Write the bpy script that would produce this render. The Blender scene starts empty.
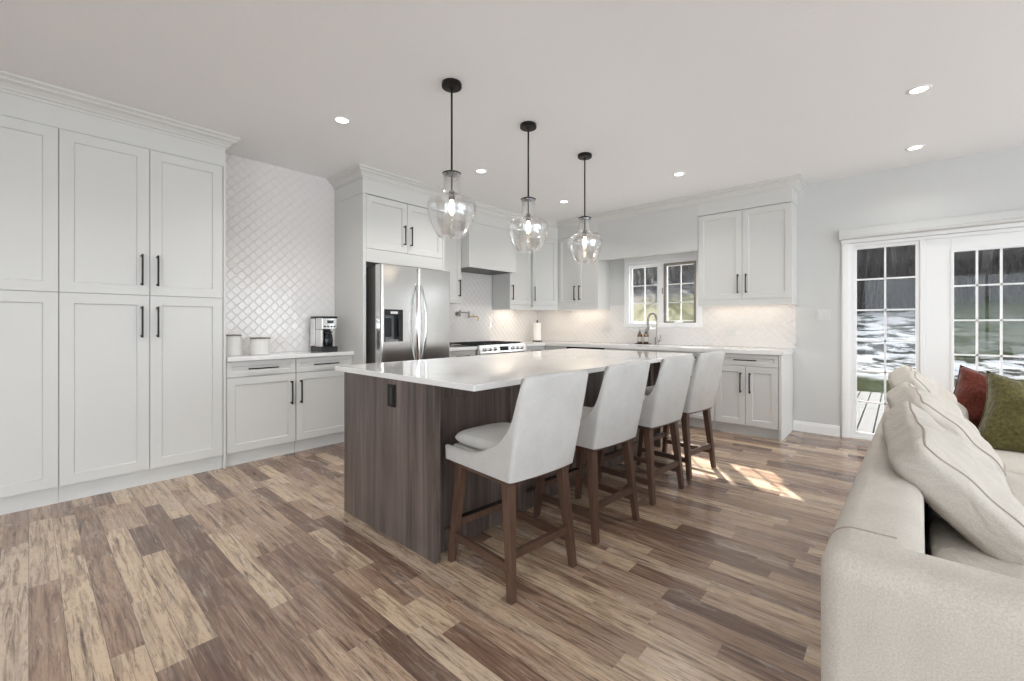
import bpy, bmesh, math, random
from mathutils import Vector, Matrix
random.seed(7)
PI = math.pi
S = bpy.context.scene
COL = S.collection

# ------------------------------------------------------------------ camera, world, sun, exposure
cam_d = bpy.data.cameras.new('camera'); cam = bpy.data.objects.new('camera', cam_d); COL.objects.link(cam)
cam.location = (0, 0, 1.189); cam.rotation_euler = (PI/2, 0, math.radians(41.778))
cam_d.sensor_width = 36; cam_d.lens = 431.7/1024*36; cam_d.shift_y = -16.4/1024
cam_d.clip_start = 0.02; cam_d.clip_end = 300
S.camera = cam
S.view_settings.view_transform = 'Standard'; S.view_settings.look = 'None'
S.cycles.blur_glossy = 0.15   # keeps the sun's glint off the countertop crisp on the ceiling
S.view_settings.gamma = 1; S.view_settings.use_curve_mapping = False
S.view_settings.exposure = 0.70
W = bpy.data.worlds.new('sky'); S.world = W; W.use_nodes = True
bg = W.node_tree.nodes['Background']; bg.inputs[0].default_value = (0.84, 0.92, 1.0, 1); bg.inputs[1].default_value = 3.0
sun_d = bpy.data.lights.new('sun', 'SUN'); sun = bpy.data.objects.new('sun', sun_d); COL.objects.link(sun)
sun_d.energy = 10.0; sun_d.angle = math.radians(0.7); sun_d.color = (1.0, 0.93, 0.82)
sun.rotation_euler = Vector((0.57*math.cos(0.61), -0.82*math.cos(0.61), -math.sin(0.61))).to_track_quat('-Z', 'Y').to_euler()
POT_POWER = 5.5; BAR_POWER = 0.62

# ------------------------------------------------------------------ room numbers
XA, YB, HC = -4.53, 5.714, 2.735          # left wall plane, back wall plane, ceiling
XR, YF = 4.2, -3.4                        # right and front wall planes (behind the camera)
def area(name, loc, rot, sx, sy, power, color=(1, 1, 1), portal=False):
    d = bpy.data.lights.new(name, 'AREA'); d.shape = 'RECTANGLE'; d.size = sx; d.size_y = sy
    d.energy = power; d.color = color
    o = bpy.data.objects.new(name, d); COL.objects.link(o); o.location = loc; o.rotation_euler = rot
    if portal: d.cycles.is_portal = True
    return o
# portals over the glazed openings (they only steer sky sampling)
area('portal', (0.3, YB+0.25, 1.05), (-PI/2, 0, 0), 1.5, 2.1, 1, portal=True)
area('portal', (-2.415, YB+0.25, 1.6), (-PI/2, 0, 0), 1.1, 0.95, 1, portal=True)
area('portal', (XR+0.25, 2.75, 1.33), (0, PI/2, 0), 2.4, 5.2, 1, portal=True)
area('portal', (XR+0.25, -1.7, 1.33), (0, PI/2, 0), 2.4, 2.7, 1, portal=True)

area('portal', (1.0, YF-0.25, 1.3), (PI/2, 0, 0), 3.5, 2.3, 1, portal=True)

# ------------------------------------------------------------------ materials
MATS = {}
def mat(name, color, rough=0.5, metal=0.0, spec=None, emit=None, strength=0, coat=0, sheen=0):
    m = bpy.data.materials.new(name); m.use_nodes = True
    b = m.node_tree.nodes['Principled BSDF']
    b.inputs['Base Color'].default_value = (*color, 1); b.inputs['Roughness'].default_value = rough
    b.inputs['Metallic'].default_value = metal
    if spec is not None: b.inputs['Specular IOR Level'].default_value = spec
    if emit: b.inputs['Emission Color'].default_value = (*emit, 1); b.inputs['Emission Strength'].default_value = strength
    b.inputs['Coat Weight'].default_value = coat
    b.inputs['Sheen Weight'].default_value = sheen
    MATS[name] = m
    return m
class NT:
    def __init__(s, m): s.t = m.node_tree; s.b = s.t.nodes['Principled BSDF']
    def n(s, kind, **kw):
        n = s.t.nodes.new(kind)
        for k, v in kw.items():
            if k.startswith('i_'):
                key = k[2:]; key = int(key) if key.isdigit() else key.replace('_', ' ')
                s.put(n.inputs[key], v)
            else: setattr(n, k, v)
        return n
    def put(s, sock, v):
        if hasattr(v, 'is_output') or isinstance(v, bpy.types.NodeSocket): s.t.links.new(v, sock)
        else: sock.default_value = v
    def math(s, op, a, b=None, c=None):
        n = s.t.nodes.new('ShaderNodeMath'); n.operation = op
        s.put(n.inputs[0], a)
        if b is not None: s.put(n.inputs[1], b)
        if c is not None: s.put(n.inputs[2], c)
        return n.outputs[0]
    def mix(s, f, a, b, mode='MIX'):
        n = s.t.nodes.new('ShaderNodeMix'); n.data_type = 'RGBA'; n.blend_type = mode
        s.put(n.inputs[0], f); s.put(n.inputs[6], a); s.put(n.inputs[7], b)
        return n.outputs[2]
    def ramp(s, f, stops):
        n = s.t.nodes.new('ShaderNodeValToRGB'); s.put(n.inputs[0], f)
        r = n.color_ramp
        while len(r.elements) < len(stops): r.elements.new(0.5)
        for e, (p, c) in zip(r.elements, stops): e.position = p; e.color = (*c, 1) if len(c) == 3 else c
        return n.outputs[0]
    def co(s, scale=(1, 1, 1), which='Object'):
        t = s.n('ShaderNodeTexCoord'); mp = s.n('ShaderNodeMapping'); s.t.links.new(t.outputs[which], mp.inputs[0])
        mp.inputs['Scale'].default_value = scale
        return mp.outputs[0]
    def noise(s, co, scale, detail=4, rough=0.55, dist=0):
        n = s.n('ShaderNodeTexNoise'); s.put(n.inputs['Vector'], co)
        n.inputs['Scale'].default_value = scale; n.inputs['Detail'].default_value = detail
        n.inputs['Roughness'].default_value = rough; n.inputs['Distortion'].default_value = dist
        return n.outputs['Fac']
    def bump(s, h, strength, dist=0.01):
        n = s.n('ShaderNodeBump'); s.put(n.inputs['Height'], h); n.inputs['Strength'].default_value = strength
        n.inputs['Distance'].default_value = dist
        s.t.links.new(n.outputs[0], s.b.inputs['Normal'])
    def color(s, c): s.t.links.new(c, s.b.inputs['Base Color'])

def fabric(name, c1, c2, scale=350, bump=0.25, sheen=0.2, folds=0):
    m = mat(name, c1, 0.92, spec=0.15, sheen=sheen); t = NT(m); co = t.co()
    f = t.noise(co, scale, 3, 0.7); g = t.noise(co, 9, 3)
    k = t.math('ADD', t.math('MULTIPLY', f, 0.75), t.math('MULTIPLY', g, 0.25))
    t.color(t.ramp(k, [(0.36, c2), (0.62, c1)]))
    if folds:
        w = t.noise(t.co((1, 0.55, 1)), 8, 3, 0.5, 1.6)
        f = t.math('ADD', t.math('MULTIPLY', f, 0.10), t.math('MULTIPLY', w, folds)); t.bump(f, 0.6, 0.03)
    else: t.bump(f, bump, 0.003)
    return m
def wood(name, dark, light, axis=2, rough=0.45, scale=3.0, k=1.0):
    m = mat(name, dark, rough); t = NT(m)
    sc = [26*k, 26*k, 26*k]; sc[axis] = 1.1*k
    co = t.co(tuple(sc)); n1 = t.noise(co, scale*0.35, 6, 0.65, 0.6)
    sc2 = [5*k]*3; sc2[axis] = 0.5*k
    n2 = t.noise(t.co(tuple(sc2)), scale*0.5, 3)
    f = t.math('ADD', t.math('MULTIPLY', n1, 0.6), t.math('MULTIPLY', n2, 0.4))
    t.color(t.ramp(f, [(0.34, dark), (0.66, light)])); t.bump(n1, 0.12, 0.002)
    return m

mat('cabinet_paint', (0.68, 0.675, 0.65), 0.38)
m = mat('wall_paint', (0.64, 0.64, 0.625), 0.75); t = NT(m); t.bump(t.noise(t.co(), 160, 2), 0.06, 0.003)
m = mat('ceiling_paint', (0.90, 0.90, 0.90), 0.7); t = NT(m)
t.bump(t.noise(t.co((1, 2.2, 1)), 5, 5, 0.6, 1.5), 0.25, 0.008)
mat('trim_paint', (0.89, 0.89, 0.88), 0.35)
mat('window_vinyl', (0.90, 0.90, 0.90), 0.35)
mat('screen_frame', (0.28, 0.25, 0.22), 0.5)
mat('tile_glaze', (0.80, 0.77, 0.75), 0.11, coat=0.3)
mat('grout', (0.74, 0.715, 0.695), 0.85)
mat('black_metal', (0.018, 0.016, 0.015), 0.38, 0.6)
mat('black_plastic', (0.02, 0.02, 0.021), 0.35)
mat('dark_glass', (0.012, 0.012, 0.014), 0.08)
mat('cast_iron', (0.02, 0.02, 0.02), 0.6)
m = mat('stainless', (0.74, 0.73, 0.715), 0.17, 1.0); t = NT(m)
t.bump(t.noise(t.co((260, 260, 1.5)), 1.0, 2), 0.015, 0.001)
mat('fridge_case', (0.11, 0.105, 0.10), 0.45, 0.3)
mat('fridge_grey', (0.30, 0.30, 0.30), 0.4, 0.5)
mat('brushed_nickel', (0.36, 0.34, 0.31), 0.35, 1.0)
mat('brass', (0.62, 0.42, 0.2), 0.3, 1.0)
m = mat('quartz', (0.83, 0.815, 0.795), 0.06, coat=0.3); t = NT(m); nz = t.noise(t.co(), 2.2, 6, 0.6, 1.8)
t.color(t.ramp(nz, [(0.3, (0.84, 0.83, 0.815)), (0.5, (0.885, 0.875, 0.86)), (0.8, (0.89, 0.88, 0.865))]))
wood('island_wood', (0.034, 0.025, 0.022), (0.205, 0.158, 0.138), 2, 0.40)
wood('walnut', (0.050, 0.026, 0.017), (0.135, 0.074, 0.048), 2, 0.4, k=1.6)
wood('walnut_rail', (0.050, 0.026, 0.017), (0.130, 0.070, 0.046), 0, 0.4, k=1.6)
fabric('stool_fabric', (0.64, 0.625, 0.60), (0.48, 0.465, 0.445), 420, 0.3)
fabric('sofa_fabric', (0.66, 0.61, 0.54), (0.50, 0.455, 0.40), 240, 0.45)
fabric('sofa_cushion_fabric', (0.62, 0.575, 0.51), (0.50, 0.46, 0.405), 260, 0.35, folds=0.8)
fabric('olive_velvet', (0.130, 0.112, 0.034), (0.050, 0.044, 0.014), 60, 0.15, 0.35, folds=1.0)
fabric('rust_velvet', (0.160, 0.036, 0.020), (0.075, 0.015, 0.010), 60, 0.15, 0.35, folds=1.0)
fabric('cushion_piping', (0.40, 0.34, 0.29), (0.34, 0.29, 0.25), 300, 0.2)
mat('canister_ceramic', (0.74, 0.72, 0.69), 0.3)
mat('canister_lid', (0.17, 0.14, 0.12), 0.4)
mat('paper_towel', (0.88, 0.87, 0.85), 0.9)
mat('amber_glass', (0.13, 0.05, 0.018), 0.12)
mat('soap_label', (0.60, 0.57, 0.52), 0.7)
mat('switch_plate', (0.70, 0.695, 0.68), 0.45)
mat('rubber', (0.03, 0.03, 0.03), 0.8)
mat('lamp_glow', (1, 1, 1), 0.5, emit=(1.0, 0.93, 0.82), strength=4.5)
mat('light_bar_glow', (1, 1, 1), 0.5, emit=(1.0, 0.88, 0.72), strength=1.2)
mat('bulb_glow', (1, 1, 1), 0.5, emit=(1.0, 0.80, 0.55), strength=5)
mat('display_glass', (0.03, 0.035, 0.04), 0.15)

def clear_glass(name, lo, hi, tint=(1, 1, 1), rough=0.0, bump=0.0):
    m = bpy.data.materials.new(name); m.use_nodes = True; nt = m.node_tree
    for n in list(nt.nodes): nt.nodes.remove(n)
    out = nt.nodes.new('ShaderNodeOutputMaterial'); mx = nt.nodes.new('ShaderNodeMixShader')
    tr = nt.nodes.new('ShaderNodeBsdfTransparent'); gl = nt.nodes.new('ShaderNodeBsdfGlossy')
    tr.inputs[0].default_value = (*tint, 1); gl.inputs['Roughness'].default_value = rough
    gl.inputs['Color'].default_value = (0.95, 0.95, 0.95, 1)
    lw = nt.nodes.new('ShaderNodeLayerWeight'); lw.inputs[0].default_value = 0.35
    mr = nt.nodes.new('ShaderNodeMapRange'); nt.links.new(lw.outputs['Facing'], mr.inputs[0])
    mr.inputs[3].default_value = lo; mr.inputs[4].default_value = hi
    nt.links.new(mr.outputs[0], mx.inputs[0]); nt.links.new(tr.outputs[0], mx.inputs[1]); nt.links.new(gl.outputs[0], mx.inputs[2])
    nt.links.new(mx.outputs[0], out.inputs[0])
    if bump:
        tc = nt.nodes.new('ShaderNodeTexCoord'); v = nt.nodes.new('ShaderNodeTexVoronoi'); v.inputs['Scale'].default_value = 55
        nt.links.new(tc.outputs['Object'], v.inputs['Vector'])
        bp = nt.nodes.new('ShaderNodeBump'); bp.inputs['Strength'].default_value = bump; bp.inputs['Distance'].default_value = 0.004
        nt.links.new(v.outputs['Distance'], bp.inputs['Height'])
        nt.links.new(bp.outputs[0], gl.inputs['Normal'])
    MATS[name] = m
    return m
clear_glass('window_glass', 0.02, 0.10)
clear_glass('tinted_glass', 0.02, 0.10, (0.70, 0.70, 0.70))  # grey tint added to dim the bright view through the patio door
clear_glass('pendant_glass', 0.07, 0.80, (1, 0.998, 0.995), 0.12, 0.12)

def floor_material():
    m = mat('floor_planks', (0.3, 0.2, 0.15), 0.36, coat=0.22); t = NT(m)
    tc = t.n('ShaderNodeTexCoord'); sp = t.n('ShaderNodeSeparateXYZ'); t.t.links.new(tc.outputs['Object'], sp.inputs[0])
    x, y = sp.outputs[0], sp.outputs[1]
    Wd, L = 0.096, 0.95
    ry = t.math('DIVIDE', y, Wd); row = t.math('FLOOR', ry); fy = t.math('FRACT', ry)
    wn = t.n('ShaderNodeTexWhiteNoise', noise_dimensions='1D'); t.t.links.new(row, wn.inputs['W'])
    ux = t.math('ADD', t.math('DIVIDE', x, L), t.math('MULTIPLY', wn.outputs[0], 7.0))
    c1 = t.math('FLOOR', ux)
    def white(a, b, k):
        cb = t.n('ShaderNodeCombineXYZ'); t.put(cb.inputs[0], a); t.put(cb.inputs[1], b); cb.inputs[2].default_value = k
        w = t.n('ShaderNodeTexWhiteNoise', noise_dimensions='3D'); t.t.links.new(cb.outputs[0], w.inputs['Vector'])
        return w.outputs[0]
    split = t.math('GREATER_THAN', white(c1, row, 3.1), 0.45)
    cut = t.math('ADD', t.math('MULTIPLY', white(c1, row, 8.7), 0.5), 0.25)
    sub = t.math('MULTIPLY', split, t.math('GREATER_THAN', t.math('FRACT', ux), cut))
    cid = t.math('ADD', c1, t.math('MULTIPLY', sub, 0.37))
    r1 = white(cid, row, 1.3); r2 = white(cid, row, 5.9)
    base = t.ramp(r1, [(0.0, (0.150, 0.087, 0.060)), (0.20, (0.265, 0.163, 0.113)), (0.44, (0.390, 0.260, 0.182)),
                       (0.68, (0.50, 0.355, 0.246)), (0.90, (0.66, 0.50, 0.345)), (1.0, (0.57, 0.445, 0.335))])
    cb = t.n('ShaderNodeCombineXYZ'); t.put(cb.inputs[0], t.math('ADD', x, t.math('MULTIPLY', r2, 37.0)))
    t.put(cb.inputs[1], y); t.put(cb.inputs[2], t.math('MULTIPLY', r1, 11.0))
    mp = t.n('ShaderNodeMapping'); t.t.links.new(cb.outputs[0], mp.inputs[0]); mp.inputs['Scale'].default_value = (2.2, 34, 1)
    g1 = t.noise(mp.outputs[0], 1.6, 7, 0.7, 0.7)
    mp2 = t.n('ShaderNodeMapping'); t.t.links.new(cb.outputs[0], mp2.inputs[0]); mp2.inputs['Scale'].default_value = (2.0, 9, 1)
    g2 = t.noise(mp2.outputs[0], 1.3, 4, 0.6, 0.4)
    mp3 = t.n('ShaderNodeMapping'); t.t.links.new(cb.outputs[0], mp3.inputs[0]); mp3.inputs['Scale'].default_value = (14, 120, 1)
    g3 = t.noise(mp3.outputs[0], 1.5, 3, 0.6)
    c = t.mix(t.ramp(g2, [(0.48, (0, 0, 0)), (0.72, (0.5, 0.5, 0.5))]), base, (0.36, 0.295, 0.24, 1))
    c = t.mix(t.ramp(g2, [(0.30, (0.65, 0.65, 0.65)), (0.46, (0, 0, 0))]), c, (0.180, 0.105, 0.074, 1))
    c = t.mix(t.ramp(g1, [(0.32, (0.95, 0.95, 0.95)), (0.52, (0, 0, 0))]), c, (0.085, 0.050, 0.036, 1))
    c = t.mix(t.ramp(g1, [(0.54, (0, 0, 0)), (0.72, (0.65, 0.65, 0.65))]), c, (0.62, 0.50, 0.38, 1))
    c = t.mix(t.ramp(g3, [(0.28, (0.6, 0.6, 0.6)), (0.42, (0, 0, 0))]), c, (0.10, 0.065, 0.05, 1))
    gap = t.math('LESS_THAN', t.math('MINIMUM', fy, t.math('SUBTRACT', 1.0, fy)), 0.012)
    c = t.mix(t.math('MULTIPLY', gap, 0.65), c, (0.05, 0.035, 0.028, 1))
    t.color(c)
    h = t.math('SUBTRACT', t.math('MULTIPLY', g1, 0.35), gap)
    t.bump(h, 0.25, 0.002)
    t.put(t.b.inputs['Roughness'], t.math('ADD', 0.16, t.math('MULTIPLY', g2, 0.18)))
    return m
floor_material()

# ------------------------------------------------------------------ mesh builder
class MB:
    def __init__(s): s.v = []; s.f = []; s.sm = []
    def add(s, verts, faces, smooth=False, M=None):
        o = len(s.v)
        for p in verts:
            p = Vector(p)
            s.v.append(M @ p if M else p)
        for f in faces: s.f.append([i+o for i in f]); s.sm.append(smooth)
        return s
    def box(s, x0, x1, y0, y1, z0, z1, M=None):
        x0, x1 = min(x0, x1), max(x0, x1); y0, y1 = min(y0, y1), max(y0, y1); z0, z1 = min(z0, z1), max(z0, z1)
        v = [(x0,y0,z0),(x1,y0,z0),(x1,y1,z0),(x0,y1,z0),(x0,y0,z1),(x1,y0,z1),(x1,y1,z1),(x0,y1,z1)]
        return s.add(v, [(0,3,2,1),(4,5,6,7),(0,1,5,4),(1,2,6,5),(2,3,7,6),(3,0,4,7)], False, M)
    def tube(s, pts, r, n=10, cap=True, smooth=True, M=None):
        pts = [Vector(p) for p in pts]; rs = r if isinstance(r, (list, tuple)) else [r]*len(pts)
        T = (pts[1]-pts[0]).normalized()
        u = T.orthogonal().normalized(); rings = []; V = []
        for i, p in enumerate(pts):
            if i == 0: t = pts[1]-pts[0]
            elif i == len(pts)-1: t = pts[-1]-pts[-2]
            else: t = (pts[i+1]-p).normalized()+(p-pts[i-1]).normalized()
            t.normalize(); u = (u-t*u.dot(t))
            u = u.normalized() if u.length > 1e-6 else t.orthogonal().normalized()
            w = t.cross(u)
            for k in range(n):
                a = 2*PI*k/n; V.append(p+(u*math.cos(a)+w*math.sin(a))*rs[i])
        F = []
        for i in range(len(pts)-1):
            for k in range(n):
                a = i*n+k; b = i*n+(k+1) % n; F.append((a, b, b+n, a+n))
        s.add(V, F, smooth, M)
        if cap:
            o = len(s.v)-len(V)
            s.f.append([o+k for k in range(n)][::-1]); s.sm.append(False)
            s.f.append([o+(len(pts)-1)*n+k for k in range(n)]); s.sm.append(False)
        return s
    def lathe(s, prof, n=32, c=(0, 0, 0), M=None, cap=True, smooth=True):
        V = []; F = []
        for r, z in prof:
            for k in range(n):
                a = 2*PI*k/n; V.append((c[0]+r*math.cos(a), c[1]+r*math.sin(a), c[2]+z))
        for i in range(len(prof)-1):
            for k in range(n):
                a = i*n+k; b = i*n+(k+1) % n; F.append((a, b, b+n, a+n))
        s.add(V, F, smooth, M)
        if cap:
            o = len(s.v)-len(V)
            if prof[0][0] > 1e-5: s.f.append([o+k for k in range(n)][::-1]); s.sm.append(False)
            if prof[-1][0] > 1e-5: s.f.append([o+(len(prof)-1)*n+k for k in range(n)]); s.sm.append(False)
        return s
    def prism(s, poly, axis, a, b, M=None):
        """poly: 2D points; axis: 0 extrudes along x with (y,z), 1 along y with (x,z), 2 along z with (x,y)."""
        def P(p, t): return {0: (t, p[0], p[1]), 1: (p[0], t, p[1]), 2: (p[0], p[1], t)}[axis]
        n = len(poly); V = [P(p, a) for p in poly]+[P(p, b) for p in poly]
        F = [tuple(range(n)), tuple(range(2*n-1, n-1, -1))]+[(i, i+n, (i+1) % n+n, (i+1) % n) for i in range(n)]
        return s.add(V, F, False, M)
    def bar(s, a, b, w0, d0, w1=None, d1=None, up=(0, 0, 1), M=None):
        """square bar from a to b; w along 'side', d along the other."""
        a, b = Vector(a), Vector(b); t = (b-a).normalized(); side = t.cross(Vector(up))
        if side.length < 1e-4: side = Vector((1, 0, 0))
        side.normalize(); o = side.cross(t)
        w1 = w1 or w0; d1 = d1 or d0; V = []
        for p, w, d in ((a, w0, d0), (b, w1, d1)):
            for q, r in ((-1, -1), (1, -1), (1, 1), (-1, 1)): V.append(p+side*q*w/2+o*r*d/2)
        return s.add(V, [(0,1,2,3)[::-1],(4,5,6,7),(0,1,5,4),(1,2,6,5),(2,3,7,6),(3,0,4,7)], False, M)
    def build(s, name, material, parent=None, bevel=0, seg=2, sub=0, sharp=None, fix=True):
        me = bpy.data.meshes.new(name); me.from_pydata([tuple(p) for p in s.v], [], s.f); me.update()
        me.polygons.foreach_set('use_smooth', s.sm)
        if fix:
            bm = bmesh.new(); bm.from_mesh(me); bmesh.ops.recalc_face_normals(bm, faces=bm.faces); bm.to_mesh(me); bm.free()
        if any(s.sm): me.set_sharp_from_angle(angle=math.radians(sharp or 40))
        me.materials.append(MATS[material] if isinstance(material, str) else material)
        o = bpy.data.objects.new(name, me); COL.objects.link(o)
        if parent: o.parent = parent
        if bevel:
            b = o.modifiers.new('bevel', 'BEVEL'); b.width = bevel; b.segments = seg; b.limit_method = 'ANGLE'; b.angle_limit = 0.7
        if sub:
            b = o.modifiers.new('sub', 'SUBSURF'); b.levels = sub; b.render_levels = sub
        return o
def tag(o, label=None, cat=None, group=None, kind=None):
    if label: o['label'] = label
    if cat: o['category'] = cat
    if group: o['group'] = group
    if kind: o['kind'] = kind
    return o
def thing(name, label, cat, loc=(0, 0, 0), rz=0, group=None, kind=None):
    o = bpy.data.objects.new(name, None); COL.objects.link(o); o.location = loc; o.rotation_euler = (0, 0, rz)
    o.empty_display_size = 0.1
    return tag(o, label, cat, group, kind)
def struct(o): o['kind'] = 'structure'; return o
def copy_tree(o, parent=None):
    c = o.copy(); COL.objects.link(c)
    if parent: c.parent = parent; c.matrix_parent_inverse = o.matrix_parent_inverse.copy()
    for ch in list(o.children): copy_tree(ch, c)
    return c

# ------------------------------------------------------------------ room shell
WT = 0.16
def panel_wall(name, axis, plane, out, a0, a1, holes, z1=HC):
    """axis 'x': wall runs along x at y=plane; 'y': along y at x=plane; out=+1/-1 side the thickness goes to."""
    m = MB(); p0, p1 = plane, plane+out*WT
    def put(a, b, c, d):
        if b-a < 1e-4 or d-c < 1e-4: return
        if axis == 'x': m.box(a, b, p0, p1, c, d)
        else: m.box(p0, p1, a, b, c, d)
    cur = a0
    for (h0, h1, c0, c1) in sorted(holes):
        put(cur, h0, 0, z1); put(h0, h1, 0, c0); put(h0, h1, c1, z1); cur = h1
    put(cur, a1, 0, z1)
    return struct(m.build(name, 'wall_paint'))
WIN = (-2.905, -1.885, 1.160, 2.055)
DOOR = (-0.385, 1.06, 0.0, 2.03)
wall_back = panel_wall('wall_back', 'x', YB, 1, XA-WT, XR+WT, [WIN, DOOR])
wall_left = panel_wall('wall_left', 'y', XA, -1, YF, YB, [])
panel_wall('wall_right', 'y', XR, 1, YF, YB, [(0.2, 5.3, 0.2, 2.46), (-3.0, -0.4, 0.2, 2.46)])
panel_wall('wall_front', 'x', YF, -1, XA-WT, XR+WT, [(-0.7, 2.7, 0.25, 2.4)])
struct(MB().box(XA-WT, XR+WT, YF-WT, YB+WT, -0.12, 0).build('floor', 'floor_planks'))
struct(MB().box(XA-WT, XR+WT, YF-WT, YB+WT, HC, HC+0.15).build('ceiling', 'ceiling_paint'))

def sweep(path, prof, closed_prof=True):
    """mitred sweep of an (offset, z) profile; offset goes to the right of the travel direction."""
    m = MB(); P = [Vector((p[0], p[1], 0)) for p in path]; N = []
    for i in range(len(P)-1):
        d = (P[i+1]-P[i]).normalized(); N.append(Vector((d.y, -d.x, 0)))
    rings = []
    for i, p in enumerate(P):
        if i == 0: o = N[0]
        elif i == len(P)-1: o = N[-1]
        else:
            b = N[i-1]+N[i]; o = b/(b.dot(N[i])) if abs(b.dot(N[i])) > 1e-5 else N[i]
        rings.append([p+o*a+Vector((0, 0, z)) for a, z in prof])
    n = len(prof); V = [q for r in rings for q in r]; F = []
    for i in range(len(P)-1):
        for k in range(n): F.append((i*n+k, i*n+(k+1) % n, (i+1)*n+(k+1) % n, (i+1)*n+k))
    F.append(tuple(range(n))); F.append(tuple(range((len(P)-1)*n+n-1, (len(P)-1)*n-1, -1)))
    return m.add(V, F)
crown = [(-0.02, 2.49), (0.0, 2.49), (0.0, 2.632), (0.008, 2.632), (0.008, 2.648), (0.018, 2.652), (0.024, 2.664), (0.040, 2.682),
         (0.060, 2.694), (0.064, 2.694), (0.064, 2.704), (0.074, 2.712), (0.086, 2.718), (0.086, HC-0.001), (-0.02, HC-0.001)]
# travel so that the outward side (room) is on the right
struct(sweep([(-4.15, -0.80), (-4.15, 1.085), (XA+0.001, 1.085)], crown).build('trim_1', 'cabinet_paint'))
kpath = [(XA+0.001, 2.198), (-3.94, 2.198), (-3.94, 3.237), (-4.20, 3.237), (-4.20, 3.705), (-4.04, 3.705), (-4.04, 4.602), (-4.185, 4.602),
         (-4.185, 5.107), (-3.868, 5.38), (-0.83, 5.38), (-0.83, YB-0.001)]
struct(sweep(kpath, crown).build('trim_2', 'cabinet_paint'))
# soffit panel that bridges the two wall cabinets over the sink window
struct(MB().box(-3.166, -1.80, 5.3785, 5.41, 2.083, 2.6315).build('trim_3', 'wall_paint', bevel=0.002))
# baseboard
bbp = [(0.0, 0.0), (0.014, 0.0), (0.014, 0.085), (0.009, 0.092), (0.009, 0.102), (0.004, 0.112), (0.0, 0.112)]
struct(sweep([(-0.872, YB-0.0005), (-0.452, YB-0.0005)], bbp).build('baseboard_back', 'trim_paint'))
struct(sweep([(1.13, YB-0.0005), (XR-0.001, YB-0.0005)], bbp).build('baseboard_right', 'trim_paint'))

# ------------------------------------------------------------------ windows and patio door
def pane_grid(parent, x0, x1, z0, z1, y, cols, rows, bar=0.016, mat_='window_vinyl', depth=0.02, glass='window_glass'):
    MB().box(x0-0.004, x1+0.004, y-0.004, y+0.004, z0-0.004, z1+0.004).build('glass_pane', glass, parent)
    m = MB()
    for i in range(1, cols):
        x = x0+(x1-x0)*i/cols; m.box(x-bar/2, x+bar/2, y-depth/2, y+depth/2, z0, z1)
    for j in range(1, rows):
        z = z0+(z1-z0)*j/rows; m.box(x0, x1, y-depth/2, y+depth/2, z-bar/2, z+bar/2)
    m.build('muntins', mat_, parent)
def frame_rect(m, x0, x1, z0, z1, w, y0, y1, wb=None, wt=None):
    wb = w if wb is None else wb; wt = w if wt is None else wt
    m.box(x0, x0+w, y0, y1, z0, z1); m.box(x1-w, x1, y0, y1, z0, z1)
    m.box(x0+w, x1-w, y0, y1, z0, z0+wb); m.box(x0+w, x1-w, y0, y1, z1-wt, z1)
    return m
win = thing('window_1', 'white vinyl two-sash kitchen window with muntins above the sink', 'window', (0, 0, 0), kind='structure')
y0 = YB
m = frame_rect(MB(), WIN[0]+0.001, WIN[1]-0.001, WIN[2]+0.001, WIN[3]-0.001, 0.045, YB-0.008, YB+0.12)
m.box(-2.435, -2.365, YB+0.0, YB+0.12, WIN[2]+0.046, WIN[3]-0.046)
m.build('window_frame', 'window_vinyl', win, bevel=0.003)
cas = MB()   # flat casing on the wall round the window
cas.box(WIN[0]-0.03, WIN[0], YB-0.014, YB-0.0006, WIN[2]-0.015, WIN[3]+0.08); cas.box(WIN[1], WIN[1]+0.03, YB-0.014, YB-0.0006, WIN[2]-0.015, WIN[3]+0.08)
cas.box(WIN[0], WIN[1], YB-0.014, YB-0.0006, WIN[3], WIN[3]+0.08); cas.box(WIN[0], WIN[1], YB-0.014, YB-0.0006, WIN[2]-0.015, WIN[2])
cas.build('casing', 'trim_paint', win, bevel=0.003)
s = frame_rect(MB(), -2.859, -2.436, 1.197, 2.009, 0.026, YB+0.03, YB+0.07).build('fixed_sash', 'window_vinyl', win, bevel=0.003)
pane_grid(s, -2.833, -2.462, 1.223, 1.983, YB+0.05, 2, 3, 0.010)
s = frame_rect(MB(), -2.364, -1.932, 1.197, 2.009, 0.034, YB+0.012, YB+0.03).build('screen_frame', 'screen_frame', win, bevel=0.002)
s = frame_rect(MB(), -2.363, -1.933, 1.198, 2.008, 0.036, YB+0.04, YB+0.08).build('casement_sash', 'window_vinyl', win, bevel=0.003)
pane_grid(s, -2.327, -1.969, 1.234, 1.972, YB+0.06, 2, 3, 0.010)
MB().box(-2.378, -2.362, YB-0.012, YB-0.001, 1.60, 1.68).build('sash_lock', 'screen_frame', win, bevel=0.003)
MB().bar((-2.19, YB-0.02, 1.21), (-2.09, YB-0.035, 1.22), 0.018, 0.012).box(-2.21, -2.11, YB-0.02, YB-0.004, 1.199, 1.215).build('crank_handle', 'window_vinyl', win, bevel=0.003)

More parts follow.
